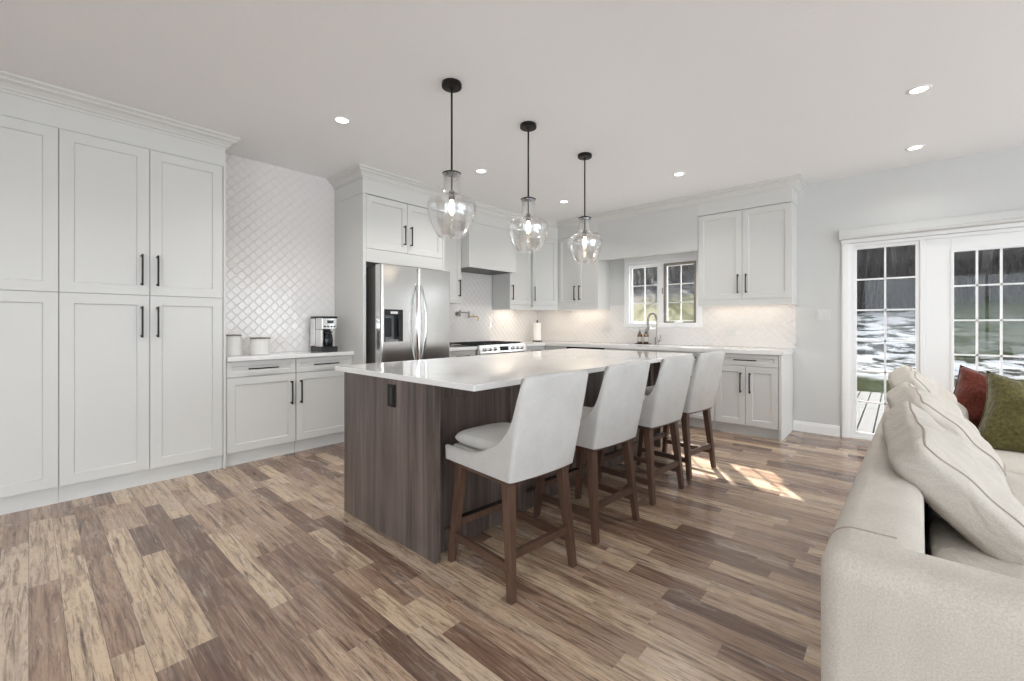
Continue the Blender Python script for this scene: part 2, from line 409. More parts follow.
door = thing('door_1', 'white glazed patio door with a glazed sidelite and muntins', 'door', kind='structure')
dx0, dx1 = DOOR[0]+0.002, DOOR[1]-0.002
m = MB(); m.box(dx0, dx0+0.035, YB+0.0, YB+0.14, 0.03, 2.028); m.box(dx1-0.035, dx1, YB, YB+0.14, 0.03, 2.028); m.box(dx0+0.035, dx1-0.035, YB, YB+0.14, 1.995, 2.028)
m.box(0.160, 0.200, YB+0.0, YB+0.14, 0.03, 1.995)
m.build('door_frame', 'trim_paint', door, bevel=0.003)
MB().box(dx0, dx1, YB+0.0, YB+0.15, 0.001, 0.03).build('threshold', 'window_vinyl', door, bevel=0.003)
s = frame_rect(MB(), dx0+0.036, 0.159, 0.031, 1.994, 0.03, YB+0.012, YB+0.055, 0.04, 0.03).build('sidelite_sash', 'window_vinyl', door, bevel=0.003)
pane_grid(s, dx0+0.066, 0.129, 0.071, 1.964, YB+0.033, 2, 6, 0.016, glass='tinted_glass')
m = frame_rect(MB(), 0.201, dx1-0.036, 0.031, 1.994, 0.17, YB+0.008, YB+0.055, 0.22, 0.115).build('door_leaf', 'trim_paint', door, bevel=0.003)
s = frame_rect(MB(), 0.366, dx1-0.201, 0.246, 1.884, 0.024, YB+0.001, YB+0.06).build('glazing_frame', 'window_vinyl', m, bevel=0.003)
pane_grid(s, 0.390, dx1-0.225, 0.270, 1.860, YB+0.033, 3, 5, 0.015, glass='tinted_glass')
m2 = MB().box(0.955, 0.995, YB-0.004, YB+0.008, 0.95, 1.15); m2.tube([(0.975, YB-0.002, 1.02), (0.975, YB-0.05, 1.02), (0.90, YB-0.055, 1.02)], 0.009)
m2.build('lever_handle', 'brushed_nickel', door)
m = MB(); m.box(dx0-0.058, dx0+0.004, YB-0.018, YB-0.0006, 0.0, 2.032); m.box(dx0-0.050, dx0-0.012, YB-0.024, YB-0.018, 0.0, 2.032)
m.box(dx1-0.004, dx1+0.058, YB-0.018, YB-0.0006, 0.0, 2.032)
m.build('door_casing', 'trim_paint', door, bevel=0.004)
m = MB(); m.box(dx0-0.062, dx1+0.062, YB-0.022, YB-0.0006, 2.033, 2.068)
m.build('head_casing', 'trim_paint', door, bevel=0.003)
m = MB(); m.prism([(YB-0.0006, 2.069), (YB-0.085, 2.069), (YB-0.092, 2.078), (YB-0.092, 2.092), (YB-0.075, 2.098), (YB-0.07, 2.165), (YB-0.0006, 2.165)], 0, dx0-0.075, dx1+0.075)
m.build('head_cornice', 'wall_paint', door, bevel=0.002)
# unseen living-room windows, added and sized to bring daylight in
def unseen_window(name, label, along, plane, a0, a1, c0, c1, n):
    w = thing(name, label, 'window', kind='structure')
    def bx(m, p, q, y0, y1, z0, z1):
        if along == 'y': m.box(y0, y1, p, q, z0, z1)
        else: m.box(p, q, y0, y1, z0, z1)
    sg = 1 if plane > 0 else -1
    f = MB(); k = 0.05; d0, d1 = plane+sg*0.03, plane+sg*0.11
    bx(f, a0+.002, a1-.002, d0, d1, c0+.002, c0+k); bx(f, a0+.002, a1-.002, d0, d1, c1-k, c1-.002)
    for i in range(n+1):
        p = a0+k/2+(a1-a0-k)*i/n; bx(f, p-k/2+.002, p+k/2-.002, d0, d1, c0+k, c1-k)
    f.build('window_frame', 'window_vinyl', w)
    for i in range(n):
        p = a0+k/2+(a1-a0-k)*i/n; q = a0+k/2+(a1-a0-k)*(i+1)/n; g = MB()
        bx(g, p+k/2, q-k/2, (d0+d1)/2-.003, (d0+d1)/2+.003, c0+k, c1-k); g.build('glass_pane', 'window_glass', w)
unseen_window('unseen_window_2', 'unseen wide living room window on the sofa seat side, sized for daylight', 'y', XR, 0.2, 5.3, 0.2, 2.46, 5)
unseen_window('unseen_window_3', 'unseen narrower living room window, added for daylight', 'y', XR, -3.0, -0.4, 0.2, 2.46, 2)

unseen_window('unseen_window_4', 'unseen wide front window behind the viewer, added for daylight', 'x', YF, -0.7, 2.7, 0.25, 2.4, 3)

# ------------------------------------------------------------------ diamond tile
def clip(poly, i, lim, keep_less):
    out = []
    for k in range(len(poly)):
        a, b = poly[k], poly[(k+1) % len(poly)]
        ia = a[i] <= lim if keep_less else a[i] >= lim; ib = b[i] <= lim if keep_less else b[i] >= lim
        if ia: out.append(a)
        if ia != ib:
            t = (lim-a[i])/(b[i]-a[i]); out.append(tuple(a[j]+(b[j]-a[j])*t for j in range(3)))
    return out
TR = random.Random(3)
def tiles(rects, place, name, parent):
    """rects in (s, z); place(s, z, h) -> world point."""
    w, n, g, bev, ht = 0.066, 1, 0.0011, 0.005, 0.0045
    base = MB(); top = MB()
    smin = min(r[0] for r in rects); smax = max(r[1] for r in rects); zmin = min(r[2] for r in rects); zmax = max(r[3] for r in rects)
    R = math.sqrt(.5); N = int((smax-smin+zmax-zmin)/w)+14
    cs, cz = (smin+smax)/2, (zmin+zmax)/2
    for i in range(-N, N):
        for j in range(-N//n, N//n):
            ox, oy = (i+n*j)*w, (i-n*j)*w
            for (ax, ay, bx, by) in ((0, 0, n*w, w), (0, w, w, (n+1)*w)):
                x0, y0, x1, y1 = ox+ax+g, oy+ay+g, ox+bx-g, oy+by-g
                mx, my = (x0+x1)/2, (y0+y1)/2
                s_, z_ = cs+(mx-my)*R, cz+(mx+my)*R
                if not (smin-0.15 < s_ < smax+0.15 and zmin-0.15 < z_ < zmax+0.15): continue
                tx, ty = TR.uniform(-1, 1)*0.022, TR.uniform(-1, 1)*0.022
                def P(x, y, h): return (cs+(x-y)*R, cz+(x+y)*R, h+((x-mx)*tx+(y-my)*ty if h > 0.003 else 0))
                o = [P(x0, y0, 0.0012), P(x1, y0, 0.0012), P(x1, y1, 0.0012), P(x0, y1, 0.0012)]
                q = [P(x0+bev, y0+bev, ht), P(x1-bev, y0+bev, ht), P(x1-bev, y1-bev, ht), P(x0+bev, y1-bev, ht)]
                for r in rects:
                    for poly in [q]+[[o[k], o[(k+1) % 4], q[(k+1) % 4], q[k]] for k in range(4)]:
                        for a, lim, less in ((0, r[0], False), (0, r[1], True), (1, r[2], False), (1, r[3], True)):
                            poly = clip(poly, a, lim, less)
                            if len(poly) < 3: break
                        if len(poly) >= 3:
                            V = [place(*p) for p in poly]; top.add(V, [tuple(range(len(V)))])
    for r in rects:
        V = [place(s, z, h) for h in (0.0002, 0.0016) for s, z in ((r[0], r[2]), (r[1], r[2]), (r[1], r[3]), (r[0], r[3]))]
        base.add(V, [(0,3,2,1),(4,5,6,7),(0,1,5,4),(1,2,6,5),(2,3,7,6),(3,0,4,7)])
    t = top.build(name, 'tile_glaze', parent, fix=False)
    base.build('grout', 'grout', t)
tiles([(1.088, 2.197, 0.916, HC-0.001)], lambda s, z, h: (XA+h, s, z), 'tile_backsplash', wall_left)
tiles([(3.24, YB-0.002, 0.916, 1.46), (3.70, 4.61, 1.46, 1.93)], lambda s, z, h: (XA+h, s, z), 'range_backsplash', wall_left)
tiles([(XA+0.008, -0.85, 0.916, WIN[2]-0.016), (XA+0.008, WIN[0]-0.031, WIN[2]-0.016, 1.46), (WIN[1]+0.031, -0.85, WIN[2]-0.016, 1.46)],
      lambda s, z, h: (s, YB-h, z), 'sink_backsplash', wall_back)

# ------------------------------------------------------------------ cabinets (local frame: front faces -y, x to the right, origin = left front corner of the carcass)
def shaker(x0, x1, z0, z1, th=0.02, fr=0.062, rec=0.010, bev=0.006, y=0.0):
    m = MB(); a, b = y-th, y-0.0012
    def rect(d, yy): return [(x0+d, yy, z0+d), (x1-d, yy, z0+d), (x1-d, yy, z1-d), (x0+d, yy, z1-d)]
    V = rect(0, b)+rect(0, a+0.0015)+rect(0.0015, a)+rect(fr, a)+rect(fr+bev, a+rec)
    F = [(0, 1, 2, 3)]
    for L in range(4):
        for k in range(4):
            i = L*4+k; j = L*4+(k+1) % 4; F.append((i, j, j+4, i+4))
    F.append((16, 17, 18, 19))
    return m.add(V, F)
def pull(p, length, vertical, out=0.032, y=-0.02):
    x, z = p; m = MB(); h = length/2; r = 0.0055
    if vertical:
        m.bar((x, y-out, z-h), (x, y-out, z+h), 0.011, 0.011, up=(0, 1, 0))
        for s_ in (-1, 1): m.tube([(x, y-out, z+s_*(h-0.012)), (x, y+0.0005, z+s_*(h-0.012))], r, 8); m.lathe([(0.009, 0), (0.009, 0.003)], 10, M=Matrix.Translation((x, y-0.003, z+s_*(h-0.012))) @ Matrix.Rotation(-PI/2, 4, 'X'))
    else:
        m.bar((x-h, y-out, z), (x+h, y-out, z), 0.011, 0.011)
        for s_ in (-1, 1): m.tube([(x+s_*(h-0.012), y-out, z), (x+s_*(h-0.012), y+0.0005, z)], r, 8)
    return m
def door_part(parent, x0, x1, z0, z1, hx=None, hz=None, hl=0.215, fr=0.062):
    d = shaker(x0, x1, z0, z1, fr=fr).build('door', 'cabinet_paint', parent)
    if hx is not None: pull((hx, hz), hl, True).build('handle', 'black_metal', d, bevel=0.0015)
    return d
def drawer_part(parent, x0, x1, z0, z1, hl=0.24, hz=None, fr=0.04):
    d = shaker(x0, x1, z0, z1, fr=min(fr, (z1-z0)*0.3)).build('drawer', 'cabinet_paint', parent)
    if hl: pull(((x0+x1)/2, hz or (z0+z1)/2), hl, False).build('handle', 'black_metal', d, bevel=0.0015)
    return d
G = 0.0018
def cabinet(label, loc, rz, w, d, z0, z1, toe=0, name='base_cabinet', group=None, hollow=False, toe_in=0.012):
    t = thing(name, label, 'cabinet', (loc[0], loc[1], 0), rz, group)
    if hollow:   # open-topped box that takes the sink bowl
        m = MB(); m.box(0.0006, 0.019, 0, d, z0+toe, z1); m.box(w-0.019, w-0.0006, 0, d, z0+toe, z1); m.box(0.0192, w-0.0192, 0, d, z0+toe, z0+toe+0.018)
        m.box(0.0192, w-0.0192, 0, 0.018, z0+toe+0.0182, z1); m.box(0.0192, w-0.0192, d-0.018, d, z0+toe+0.0182, z1); m.build('carcass', 'cabinet_paint', t)
    else: MB().box(0.0006, w-0.0006, 0, d, z0+toe, z1).build('carcass', 'cabinet_paint', t)
    if toe: MB().box(0.0006, w-0.0006, toe_in, d, z0, z0+toe-0.0005).build('toe_kick', 'cabinet_paint', t)
    return t
RA = PI/2
# pantry, two tall units (front carcass at x = -4.15)
for i, (y, lab) in enumerate(((-0.798, 'tall white pantry unit cut off by the left edge of the photo'), (0.132, 'tall white pantry unit with four black handles beside the tiled coffee nook'))):
    w = 0.93
    t = cabinet(lab, (-4.15, y), RA, w, 0.378, 0, 2.488, 0.115, 'pantry_cabinet')
    c = w/2
    for s_ in (0, 1):
        x0, x1 = (G, c-G) if s_ == 0 else (c+G, w-G)
        hx = c-0.045 if s_ == 0 else c+0.045
        door_part(t, x0, x1, 0.115, 1.398, hx, 1.205, 0.23, 0.068)
        door_part(t, x0, x1, 1.402, 2.482, hx, 1.585, 0.23, 0.068)
    if i == 1: MB().box(w+0.002, w+0.021, -0.024, 0.378, 0, 2.488).build('end_panel', 'cabinet_paint', t, bevel=0.0015)
# coffee bar base units
for y, lab, hs in ((1.088, 'white base cabinet under the canisters beside the pantry', 1), (1.644, 'white base cabinet under the coffee maker beside the refrigerator panel', 0)):
    w = 0.553
    t = cabinet(lab, (-4.16, y), RA, w, 0.368, 0, 0.878, 0.105)
    door_part(t, G, w-G, 0.112, 0.738, w-0.04 if hs else 0.04, 0.565, 0.215)
    drawer_part(t, G, w-G, 0.745, 0.870, 0.24)
tag(MB().box(XA+0.008, -4.108, 1.088, 2.197, 0.879, 0.914).build('countertop', 'quartz', bevel=0.003), 'short white quartz countertop of the coffee nook holding canisters and coffee maker', 'countertop')
# refrigerator surround
t = thing('refrigerator_cabinet', 'white enclosure around the refrigerator with two small upper doors', 'cabinet', (-3.96, 2.2, 0), RA)
MB().box(0, 0.034, -0.02, 0.568, 0, 2.488).build('side_panel', 'cabinet_paint', t, bevel=0.0015)
MB().box(1.003, 1.035, -0.02, 0.568, 0, 2.488).build('side_panel', 'cabinet_paint', t, bevel=0.0015)
MB().box(0.036, 1.001, 0, 0.568, 1.945, 2.488).build('carcass', 'cabinet_paint', t)
MB().box(0.036, 1.001, -0.018, 0.0, 1.812, 1.944).build('rail', 'cabinet_paint', t, bevel=0.001)
door_part(t, 0.037, 0.517, 1.948, 2.482, 0.517-0.04, 2.135, 0.21); door_part(t, 0.521, 1.0, 1.948, 2.482, 0.521+0.04, 2.135, 0.21)

def wall_cab(label, loc, rz, w, d, zb, nd, handles, name='wall_cabinet', valance=True, light=True, gain=1.0):
    t = thing(name, label, 'cabinet', (loc[0], loc[1], 0), rz)
    MB().box(0.0006, w-0.0006, 0, d, zb, 2.488).build('carcass', 'cabinet_paint', t)
    for k in range(nd):
        x0, x1 = w*k/nd+G, w*(k+1)/nd-G
        h = handles[k]; hx = None if h is None else (x0+0.04 if h == 'l' else x1-0.04)
        door_part(t, x0, x1, zb+0.002, 2.482, hx, 1.648, 0.215)
    if valance:
        v = MB(); v.prism([(-0.02, zb-0.0005), (-0.02, zb-0.058), (-0.026, zb-0.062), (-0.026, zb-0.07), (-0.002, zb-0.07), (-0.002, zb-0.0005)], 0, 0.0006, w-0.0006)
        v.build('light_valance', 'cabinet_paint', t)
        for a in (0.0006, w-0.0186): MB().box(a, a+0.018, -0.0018, d, zb-0.0695, zb-0.0006).build('side_skirt', 'cabinet_paint', t)
    if light:
        MB().box(0.06, w-0.06, d*0.45, d*0.45+0.03, zb-0.012, zb-0.0005).build('light_bar', 'light_bar_glow', t)
        M = Matrix.Translation((loc[0], loc[1], 0)) @ Matrix.Rotation(rz, 4, 'Z')
        p = M @ Vector((w/2, d*0.45+0.015, zb-0.02))
        a = area('under_cabinet_light', p, (0, 0, rz), w-0.12, 0.12, BAR_POWER*w*gain, (1.0, 0.86, 0.68)); a.data.spread = PI*0.9
    return t
wall_cab('narrow white wall cabinet squeezed between refrigerator and range hood', (-4.20, 3.238), RA, 0.464, 0.318, 1.452, 1, ['r'], valance=False, light=False)
wall_cab('white wall cabinet right of the range hood with one black handle', (-4.185, 4.618), RA, 0.488, 0.333, 1.472, 1, ['l'], gain=2.4)
# hood
t = thing('range_hood', 'white boxed range hood over the stove', 'range hood', (-4.04, 3.71, 0), RA)
MB().box(0.0, 0.89, 0.0, 0.488, 1.945, 2.488).build('hood_box', 'cabinet_paint', t, bevel=0.0015)
MB().prism([(-0.008, 1.915), (0.02, 1.915), (0.02, 1.944), (-0.0005, 1.965), (-0.008, 1.96)], 0, -0.001, 0.891).box(0, 0.018, 0.021, 0.488, 1.915, 1.944).box(0.872, 0.89, 0.021, 0.488, 1.915, 1.944).build('lower_rim', 'cabinet_paint', t)
MB().box(0.0182, 0.8718, 0.0215, 0.487, 1.917, 1.9445).build('filter_panel', 'fridge_case', t)
# diagonal corner wall cabinet
t = thing('corner_cabinet', 'white diagonal corner wall cabinet with one door', 'cabinet', (-4.165, 5.112, 0), math.atan2(5.387-5.112, -3.862+4.165))
wd = math.hypot(5.387-5.112, -3.862+4.165)
Mi = (Matrix.Translation((-4.165, 5.112, 0)) @ Matrix.Rotation(math.atan2(5.387-5.112, -3.862+4.165), 4, 'Z')).inverted()
pts = [(-4.165-0.018, 5.112), (-3.862, 5.387+0.012), (-3.862, YB-0.01), (XA+0.01, YB-0.01), (XA+0.01, 5.112)]
q = [(Mi @ Vector((a, b, 0))) for a, b in pts]
MB().prism([(p.x, p.y) for p in q], 2, 1.472, 2.488).build('carcass', 'cabinet_paint', t)
door_part(t, 0.012, wd-0.012, 1.474, 2.482, 0.05, 1.648, 0.215)
v = MB(); v.prism([(-0.016, 1.4715), (-0.016, 1.402), (0.004, 1.402), (0.004, 1.4715)], 0, 0.012, wd-0.012).build('light_valance', 'cabinet_paint', t)
MB().box(0.06, wd-0.06, 0.16, 0.19, 1.46, 1.4715).build('light_bar', 'light_bar_glow', t)
area('under_cabinet_light', t.matrix_basis @ Vector((wd/2, 0.175, 1.452)), (0, 0, t.rotation_euler.z), wd-0.12, 0.12, BAR_POWER*wd*1.8, (1.0, 0.86, 0.68))
wall_cab('white two-door wall cabinet left of the sink window', (-3.86, 5.40), 0, 0.69, 0.312, 1.472, 2, ['r', 'l'], gain=1.5)
wall_cab('white two-door wall cabinet right of the sink window', (-1.796, 5.40), 0, 0.963, 0.312, 1.472, 2, ['r', 'l'])

# base run on the left wall, range gap and corner; back wall
def base(label, loc, rz, w, d, layout, toe=0.105):
    t = cabinet(label, loc, rz, w, d, 0, 0.873, toe, hollow='sink base' in label, toe_in=0.04)
    for it in layout:
        if it[0] == 'door': door_part(t, *it[1:])
        else: drawer_part(t, *it[1:])
    return t
base('narrow white drawer base between refrigerator and range', (-3.91, 3.238), RA, 0.442, 0.605, [('drawer', G, 0.442-G, 0.745, 0.868, 0.2), ('drawer', G, 0.442-G, 0.43, 0.74, 0.2), ('drawer', G, 0.442-G, 0.112, 0.425, 0.2)])
base('white base cabinet between range and room corner', (-3.91, 4.602), RA, 0.49, 0.605, [('drawer', G, 0.49-G, 0.745, 0.868, 0.2), ('door', G, 0.49-G, 0.112, 0.738, 0.05, 0.565)])
base('white corner base cabinet beside the dishwasher', (-3.885, 5.10), 0, 0.372, 0.60, [('drawer', G, 0.372-G, 0.745, 0.868, 0.16), ('door', G, 0.372-G, 0.112, 0.738, 0.33, 0.565)])
base('white sink base cabinet under the window', (-2.898, 5.10), 0, 0.945, 0.60, [('drawer', G, 0.945-G, 0.745, 0.868, 0), ('door', G, 0.4725-G, 0.112, 0.738, 0.43, 0.565), ('door', 0.4725+G, 0.945-G, 0.112, 0.738, 0.515, 0.565)])
base('white three-drawer base cabinet behind the farthest stools', (-1.951, 5.10), 0, 0.434, 0.60, [('drawer', G, 0.434-G, 0.745, 0.868, 0.2), ('drawer', G, 0.434-G, 0.43, 0.74, 0.2), ('drawer', G, 0.434-G, 0.112, 0.425, 0.2)])
t = base('white two-door base cabinet with one drawer and a full-height end panel', (-1.515, 5.10), 0, 0.612, 0.60, [('drawer', G, 0.612-G, 0.745, 0.868, 0.22), ('door', G, 0.306-G, 0.112, 0.738, 0.262, 0.565), ('door', 0.306+G, 0.612-G, 0.112, 0.738, 0.350, 0.565)])
MB().box(0.614, 0.639, -0.024, 0.60, 0, 0.873).build('end_panel', 'cabinet_paint', t, bevel=0.0015)
# counters
tag(MB().box(XA+0.008, -3.865, 3.238, 3.682, 0.874, 0.914).build('countertop', 'quartz', bevel=0.003), 'small white quartz countertop between refrigerator and range', 'countertop')
m = MB(); sx0, sx1, sy0, sy1 = -2.78, -2.06, 5.17, 5.56
m.box(XA+0.008, -3.865, 4.598, 5.058, 0.874, 0.914); m.box(XA+0.008, sx0, 5.058, YB-0.008, 0.874, 0.914); m.box(sx1, -0.862, 5.058, YB-0.008, 0.874, 0.914)
m.box(sx0, sx1, 5.058, sy0, 0.874, 0.914); m.box(sx0, sx1, sy1, YB-0.008, 0.874, 0.914)
tag(m.build('countertop', 'quartz'), 'long L-shaped white quartz countertop running from the range past the sink', 'countertop')
m = MB(); zb = 0.70
for (a, b, c, d) in ((sx0-0.012, sx0-0.001, sy0-0.012, sy1+0.012), (sx1+0.001, sx1+0.012, sy0-0.012, sy1+0.012), (sx0-0.001, sx1+0.001, sy0-0.012, sy0-0.001), (sx0-0.001, sx1+0.001, sy1+0.001, sy1+0.012)):
    m.box(a, b, c, d, zb, 0.8735)
m.box(sx0-0.012, sx1+0.012, sy0-0.012, sy1+0.012, zb-0.01, zb)
t = tag(m.build('kitchen_sink', 'stainless'), 'stainless undermount sink bowl below the window faucet', 'sink')
MB().lathe([(0.0, 0.004), (0.04, 0.004), (0.045, 0.0005)], 20, ((sx0+sx1)/2, 5.36, zb)).build('drain', 'brushed_nickel', t)

# ------------------------------------------------------------------ refrigerator
fr = thing('refrigerator', 'stainless french-door refrigerator with water dispenser in the left door', 'refrigerator', (-3.835, 2.275, 0), RA)
FW = 0.872; DT = 0.10      # local: x to the right (world +y), front toward -y (world +x)
MB().box(0.004, FW-0.004, 0.006, 0.63, 0.03, 1.765).build('case', 'fridge_case', fr, bevel=0.004)
MB().box(0.03, FW-0.03, 0.02, 0.6, 0.0, 0.03).build('base_grille', 'black_plastic', fr)
def slab_door(x0, x1, z0, z1, hole=None):
    """door with softly rounded vertical edges; hole = dispenser opening."""
    m = MB(); r = 0.022; yf, yb = -DT, 0.0
    if not hole:
        poly = [(x0, yb), (x0, yf+r)]+[(x0+r-r*math.cos(a), yf+r-r*math.sin(a)) for a in (0.4, 0.8, 1.2)]+[(x0+r, yf), (x1-r, yf)]
        poly += [(x1-r+r*math.sin(a), yf+r-r*math.cos(a)) for a in (0.4, 0.8, 1.2)]+[(x1, yf+r), (x1, yb)]
        m.prism(poly, 2, z0, z1)
    else:
        hx0, hx1, hz0, hz1 = hole
        polyL = [(x0, yb), (x0, yf+r)]+[(x0+r-r*math.cos(a), yf+r-r*math.sin(a)) for a in (0.4, 0.8, 1.2)]+[(x0+r, yf)]
        polyR = [(x1-r, yf)]+[(x1-r+r*math.sin(a), yf+r-r*math.cos(a)) for a in (0.4, 0.8, 1.2)]+[(x1, yf+r), (x1, yb)]
        m.prism(polyL+[(hx0, yf), (hx0, yb)], 2, z0, z1); m.prism([(hx1, yb), (hx1, yf)]+polyR, 2, z0, z1)
        m.box(hx0, hx1, yf, yb, z0, hz0); m.box(hx0, hx1, yf, yb, hz1, z1)
    return m
mid = FW/2
H = (0.034, 0.250, 1.015, 1.335)
d = slab_door(0.0, mid-0.002, 0.70, 1.775, H).build('door', 'stainless', fr)
MB().box(H[0]+.001, H[1]-.001, -0.012, -0.0005, H[2]+.001, H[3]-.001).build('dispenser_recess', 'fridge_grey', d)
MB().box(H[0]+.001, H[1]-.001, -DT-0.004, -0.013, 1.275, H[3]-.001).build('dispenser_panel', 'dark_glass', d, bevel=0.003)
MB().box(H[0]+.07, H[0]+.15, -DT-0.006, -DT-0.0042, 1.29, 1.315).build('dispenser_display', 'switch_plate', d)
for a, b in ((H[0]+.001, H[0]+.014), (H[1]-.05, H[1]-.001)): MB().box(a, b, -DT-0.003, -0.013, H[2]+.001, 1.274).build('dispenser_surround', 'dark_glass', d, bevel=0.002)
MB().box(H[0]+.05, H[0]+.13, -0.03, -0.013, 1.06, 1.25).build('dispenser_paddle', 'black_plastic', d, bevel=0.006)
MB().box(H[0]+.015, H[1]-.051, -DT+0.004, -0.013, H[2]+.001, H[2]+.02).build('drip_tray', 'fridge_grey', d)
d2 = slab_door(mid+0.002, FW, 0.70, 1.775).build('door', 'stainless', fr)
for dd, sx in ((d, -1), (d2, 1)):
    x = mid+sx*0.026; pts = []
    for k in range(13):
        a = k/12; pts.append((x+sx*0.032*math.sin(PI*a), -DT-0.006-0.05*math.sin(PI*a)**0.7, 0.80+0.80*a))
    MB().tube(pts, [0.010+0.006*math.sin(PI*k/12) for k in range(13)], 12).build('handle', 'stainless', dd)
dr = slab_door(0.0, FW, 0.06, 0.695).build('freezer_drawer', 'stainless', fr)
MB().tube([(0.10, -DT+0.001, 0.60), (0.13, -DT-0.05, 0.605), (0.30, -DT-0.06, 0.61), (FW-0.30, -DT-0.06, 0.61), (FW-0.13, -DT-0.05, 0.605), (FW-0.10, -DT+0.001, 0.60)], 0.013, 12).build('handle', 'stainless', dr)
MB().box(0.03, 0.10, 0.0, 0.09, 1.766, 1.785).box(FW-0.10, FW-0.03, 0.0, 0.09, 1.766, 1.785).build('hinge_cover', 'black_plastic', fr, bevel=0.004)

# ------------------------------------------------------------------ range
rg = thing('gas_range', 'stainless gas range with front knobs and black grates below the hood', 'stove', (-3.875, 3.690, 0), RA)
RW = 0.896
MB().box(0.002, RW-0.002, 0.0, 0.60, 0.09, 0.905).build('body', 'stainless', rg, bevel=0.002)
MB().box(0.03, RW-0.03, 0.04, 0.55, 0.0, 0.089).build('kick_base', 'black_plastic', rg)
m = MB(); m.prism([(0.0, 0.815), (-0.045, 0.815), (-0.052, 0.825), (-0.030, 0.925), (0.0, 0.928)], 0, 0.002, RW-0.002)
pn = m.build('control_panel', 'stainless', rg, bevel=0.002)
nrm = Vector((0, -0.977, 0.213))
for k, fx in enumerate((0.10, 0.19, 0.28, 0.62, 0.71, 0.80)):
    M = Matrix.Translation((fx*RW/0.896, -0.043, 0.872)) @ nrm.to_track_quat('Z', 'Y').to_matrix().to_4x4()
    MB().lathe([(0.027, 0.001), (0.027, 0.006), (0.021, 0.010), (0.019, 0.036), (0.016, 0.040)], 20, M=M).box(-0.003, 0.003, -0.018, 0.018, 0.036, 0.046, M=M).build('knob', 'stainless', pn)
MB().box(0.37, 0.53, -0.0455, -0.040, 0.845, 0.90, M=Matrix.Translation((0, -0.002, 0))).build('display', 'display_glass', pn)
MB().box(0.004, RW-0.004, 0.0, 0.59, 0.906, 0.918).build('cooktop', 'dark_glass', rg, bevel=0.003)
for g in range(3):
    x0 = 0.03+g*(RW-0.06)/3; x1 = x0+(RW-0.06)/3-0.008; m = MB()
    m.box(x0, x1, 0.03, 0.042, 0.928, 0.945); m.box(x0, x1, 0.545, 0.557, 0.928, 0.945); m.box(x0, x0+0.012, 0.042, 0.545, 0.928, 0.945); m.box(x1-0.012, x1, 0.042, 0.545, 0.928, 0.945)
    m.box(x0+0.012, x1-0.012, 0.288, 0.30, 0.930, 0.945); xm = (x0+x1)/2; m.box(xm-0.006, xm+0.006, 0.042, 0.545, 0.932, 0.946)
    for a in (x0, x1-0.012):
        for b in (0.03, 0.545): m.box(a, a+0.012, b, b+0.012, 0.9185, 0.929)
    m.build('grate', 'cast_iron', rg)
    for yb in (0.165, 0.42): MB().lathe([(0.045, 0.9185), (0.045, 0.924), (0.034, 0.928), (0.0, 0.929)], 18, (xm, yb, 0)).build('burner', 'black_metal', rg)
ov = MB().box(0.01, RW-0.01, -0.035, -0.001, 0.25, 0.805).build('oven_door', 'stainless', rg, bevel=0.004)
MB().box(0.14, RW-0.14, -0.037, -0.034, 0.36, 0.66).build('oven_window', 'dark_glass', ov)
MB().tube([(0.06, -0.085, 0.755), (RW-0.06, -0.085, 0.755)], 0.014, 14).tube([(0.09, -0.034, 0.755), (0.09, -0.085, 0.755)], 0.010, 10).tube([(RW-0.09, -0.034, 0.755), (RW-0.09, -0.085, 0.755)], 0.010, 10).build('oven_handle', 'stainless', ov)
MB().box(0.01, RW-0.01, -0.03, -0.001, 0.10, 0.245).build('storage_drawer', 'stainless', rg, bevel=0.004)

# ------------------------------------------------------------------ dishwasher
dw = thing('dishwasher', 'dishwasher with a black control strip left of the sink', 'dishwasher', (-3.506, 5.10, 0), 0)
MB().box(0.002, 0.600, 0.0, 0.57, 0.105, 0.870).build('tub', 'fridge_grey', dw)
MB().box(0.02, 0.58, 0.05, 0.5, 0.0, 0.104).build('kick_plate', 'black_plastic', dw)
MB().box(0.003, 0.599, -0.022, -0.0008, 0.11, 0.815).build('door', 'stainless', dw, bevel=0.003)
MB().box(0.003, 0.599, -0.026, -0.0008, 0.818, 0.870).build('control_strip', 'dark_glass', dw, bevel=0.003)
MB().tube([(0.06, -0.06, 0.78), (0.54, -0.06, 0.78)], 0.010, 12).tube([(0.08, -0.06, 0.78), (0.08, -0.021, 0.78)], 0.008, 8).tube([(0.52, -0.06, 0.78), (0.52, -0.021, 0.78)], 0.008, 8).build('handle', 'stainless', dw)

# ------------------------------------------------------------------ counter-top objects
Z = 0.9145
fc = thing('kitchen_faucet', 'brushed nickel spring pull-down faucet at the sink window', 'faucet', (-2.414, 5.615, Z), 0)
MB().lathe([(0.030, 0), (0.030, 0.006), (0.022, 0.012), (0.020, 0.10), (0.015, 0.105)], 20).build('base', 'brushed_nickel', fc)
pts = [(0, 0, 0.10), (0, 0, 0.33)]+[(-0.06+0.06*math.cos(a), 0, 0.33+0.09*math.sin(a)) for a in [PI*k/12 for k in range(1, 13)]]+[(-0.12, 0, 0.24)]
MB().tube(pts, 0.0075, 10).build('spout', 'brushed_nickel', fc)
m = MB(); coil = []
L = []
for i in range(len(pts)-1):
    for k in range(8): L.append(Vector(pts[i]).lerp(Vector(pts[i+1]), k/8))
for i in range(len(L)-1):
    T = (L[i+1]-L[i]).normalized(); u = T.cross(Vector((0, 1, 0))).normalized()
    for k in range(6):
        a = 2*PI*k/6; coil.append(L[i].lerp(L[i+1], k/6)+(u*math.cos(a)+Vector((0, 1, 0))*math.sin(a))*0.0125)
m.tube(coil[20:], 0.0032, 5).build('spring', 'brushed_nickel', fc)
